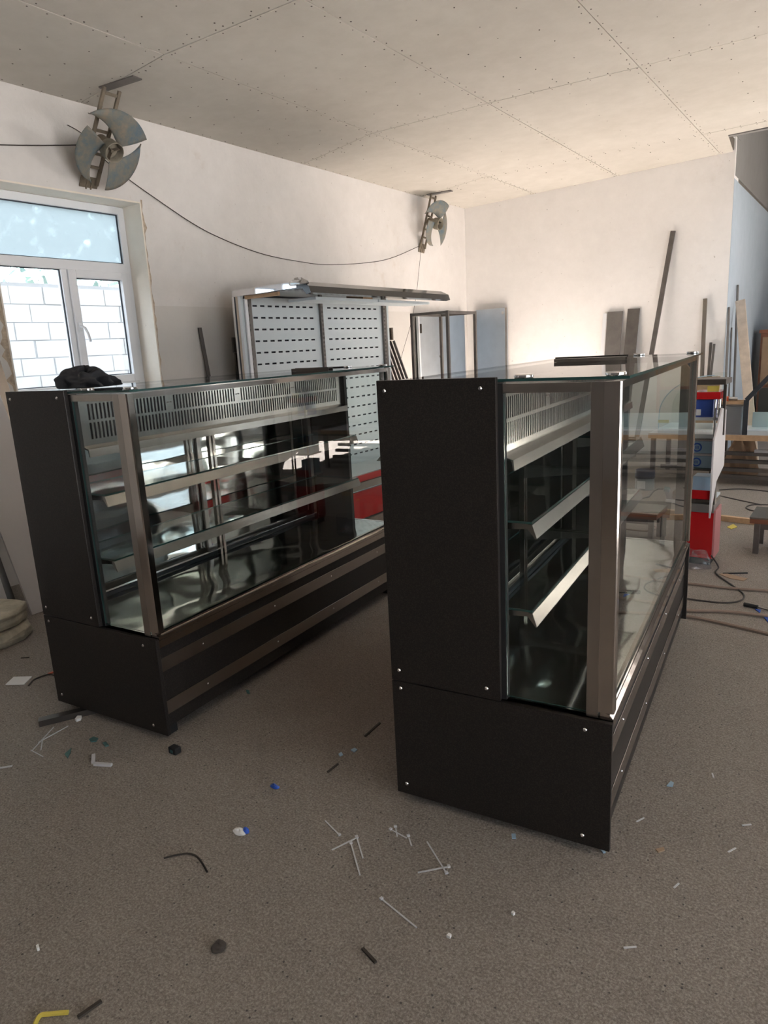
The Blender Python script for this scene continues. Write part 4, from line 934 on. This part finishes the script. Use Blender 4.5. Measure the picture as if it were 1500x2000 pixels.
strip('twig', (152, 1987), (198, 1955), 0.010, TWIG, 'dark twig at the bottom of the picture by the yellow strip', 'twig', 0.006)
wire('yellow_strip', [on_z(x, y, .006) for x, y in ((66, 2006), (78, 1984), (100, 1980), (133, 1977))], 0.006, YELLOW, 'yellow plastic strip in the bottom corner', 'strip')
strip('twig', (708, 1852), (734, 1880), 0.008, TWIG, 'short dark twig on the floor below the white cable ties', 'twig', 0.005)
o = crumple('dark_lump', on_z(427, 1852, 0.0005), 0.020, 0.020, 0.016, TWIG, 51, 12, 5, .4); tag(o, 'dark lump of dirt on the open floor', 'dirt lump')
ties = [((664, 1632), (635, 1603), 'short cable tie lying apart, farthest to one side of the scattered ties'), ((699, 1635), (648, 1660), 'cable tie lying aslant under the longer upright tie'), ((685, 1645), (703, 1709), 'long cable tie pointing towards us in the cluster'),
        ((696, 1633), (709, 1676), 'short cable tie just beside the long upright one'), ((761, 1619), (795, 1637), 'cable tie of the crossed small pair'), ((772, 1613), (776, 1634), 'tiny cable tie crossing the small pair'), ((797, 1631), (804, 1652), 'tiny cable tie beside the crossed small pair'),
        ((873, 1707), (834, 1644), 'cable tie with its head by the display case corner'), ((879, 1692), (816, 1704), 'cable tie crossed by another before the foreground case'), ((743, 1754), (814, 1812), 'long white cable tie nearest to us, alone on the floor')]
for p, q, lb in ties: strip('cable_tie', p, q, 0.0045, ZIP, lb, 'cable tie', 0.0022, group='white cable ties scattered on the floor', head=True)
bits = [((1243, 1605), (1258, 1597), 'white plastic sliver beside the foreground case'), ((1449, 1612), (1467, 1610), 'white plastic sliver near the picture edge'), ((1422, 1664), (1437, 1656), 'white plastic sliver below the one near the picture edge'), ((1316, 1734), (1326, 1725), 'white plastic sliver on the bare floor to the side'),
        ((1218, 1851), (1243, 1849), 'white plastic sliver lowest on the bare floor'), ((1391, 1510), (1394, 1519), 'small white plastic sliver next to the front panel side')]
for p, q, lb in bits: strip('plastic_sliver', p, q, 0.005, ZIP, lb, 'sliver', 0.002)
flat('foil_chip', [(999, 1630), (1007, 1630), (1008, 1639), (1000, 1639)], BLUE_TRAY, 'square pale chip before the foreground case', 'chip')
flat('foil_chip', [(1170, 1658), (1178, 1657), (1183, 1666), (1178, 1667)], BLUE_TRAY, 'pale chip tucked under the foreground case corner', 'chip')
flat('foil_chip', [(1302, 1536), (1310, 1527), (1316, 1530), (1314, 1537)], BLUE_TRAY, 'pale blue chip on the floor beside the foreground case', 'chip')
flat('wood_chip', [(1280, 1660), (1296, 1656), (1298, 1662), (1286, 1666)], TAN, 'tan chip on the floor beside the foreground case', 'chip')
flat('white_pebble', [(998, 1786), (1002, 1783), (1006, 1786), (1003, 1789)], WHITE, 'white pebble on the floor below the foreground case', 'pebble', 0.008)
flat('white_pebble', [(872, 1831), (877, 1826), (882, 1829), (879, 1834)], WHITE, 'white pebble near the lone long cable tie', 'pebble', 0.008)
flat('white_pebble', [(71, 1852), (76, 1849), (78, 1856), (73, 1858)], WHITE, 'white pebble at the side of the open floor', 'pebble', 0.01)
strip('twig', (713, 1438), (742, 1412), 0.008, TWIG, 'dark twig beside the back edge of the foreground case', 'twig', 0.006)
flat('foil_chip', [(685, 1466), (692, 1462), (698, 1465), (692, 1470)], BLUE_TRAY, 'pale chip in the gap between the two cases', 'chip')
flat('foil_chip', [(661, 1474), (667, 1470), (670, 1475), (664, 1478)], BLUE_TRAY, 'small pale chip just before the gap between the cases', 'chip')
strip('twig', (640, 1508), (660, 1492), 0.007, TWIG, 'short dark twig in the gap between the two cases', 'twig', 0.005)
flat('wood_chip', [(1404, 1122), (1415, 1120), (1460, 1131), (1452, 1135), (1425, 1130)], TAN, 'long tan wood splinter by the red stand', 'wood splinter')
strip('dark_stick', (1412, 1120), (1460, 1119), 0.010, BLACK, 'thin black stick lying by the tan splinter', 'stick', 0.008)
flat('wood_chip', [(1265, 1107), (1280, 1106), (1304, 1114), (1290, 1118)], TAN, 'tan splinter on the floor seen through the foreground case', 'wood splinter')
flat('blue_chip', [(1474, 1190), (1486, 1192), (1484, 1198)], BLUE, 'small blue chip under the black-handled file', 'chip')
flat('blue_chip', [(1492, 1206), (1506, 1206), (1504, 1220)], BLUE, 'larger blue chip at the picture edge', 'chip')
flat('wood_chip', [(1420, 1030), (1432, 1024), (1440, 1030), (1428, 1034)], YELLOW, 'yellow scrap on the floor before the pine batten', 'scrap')
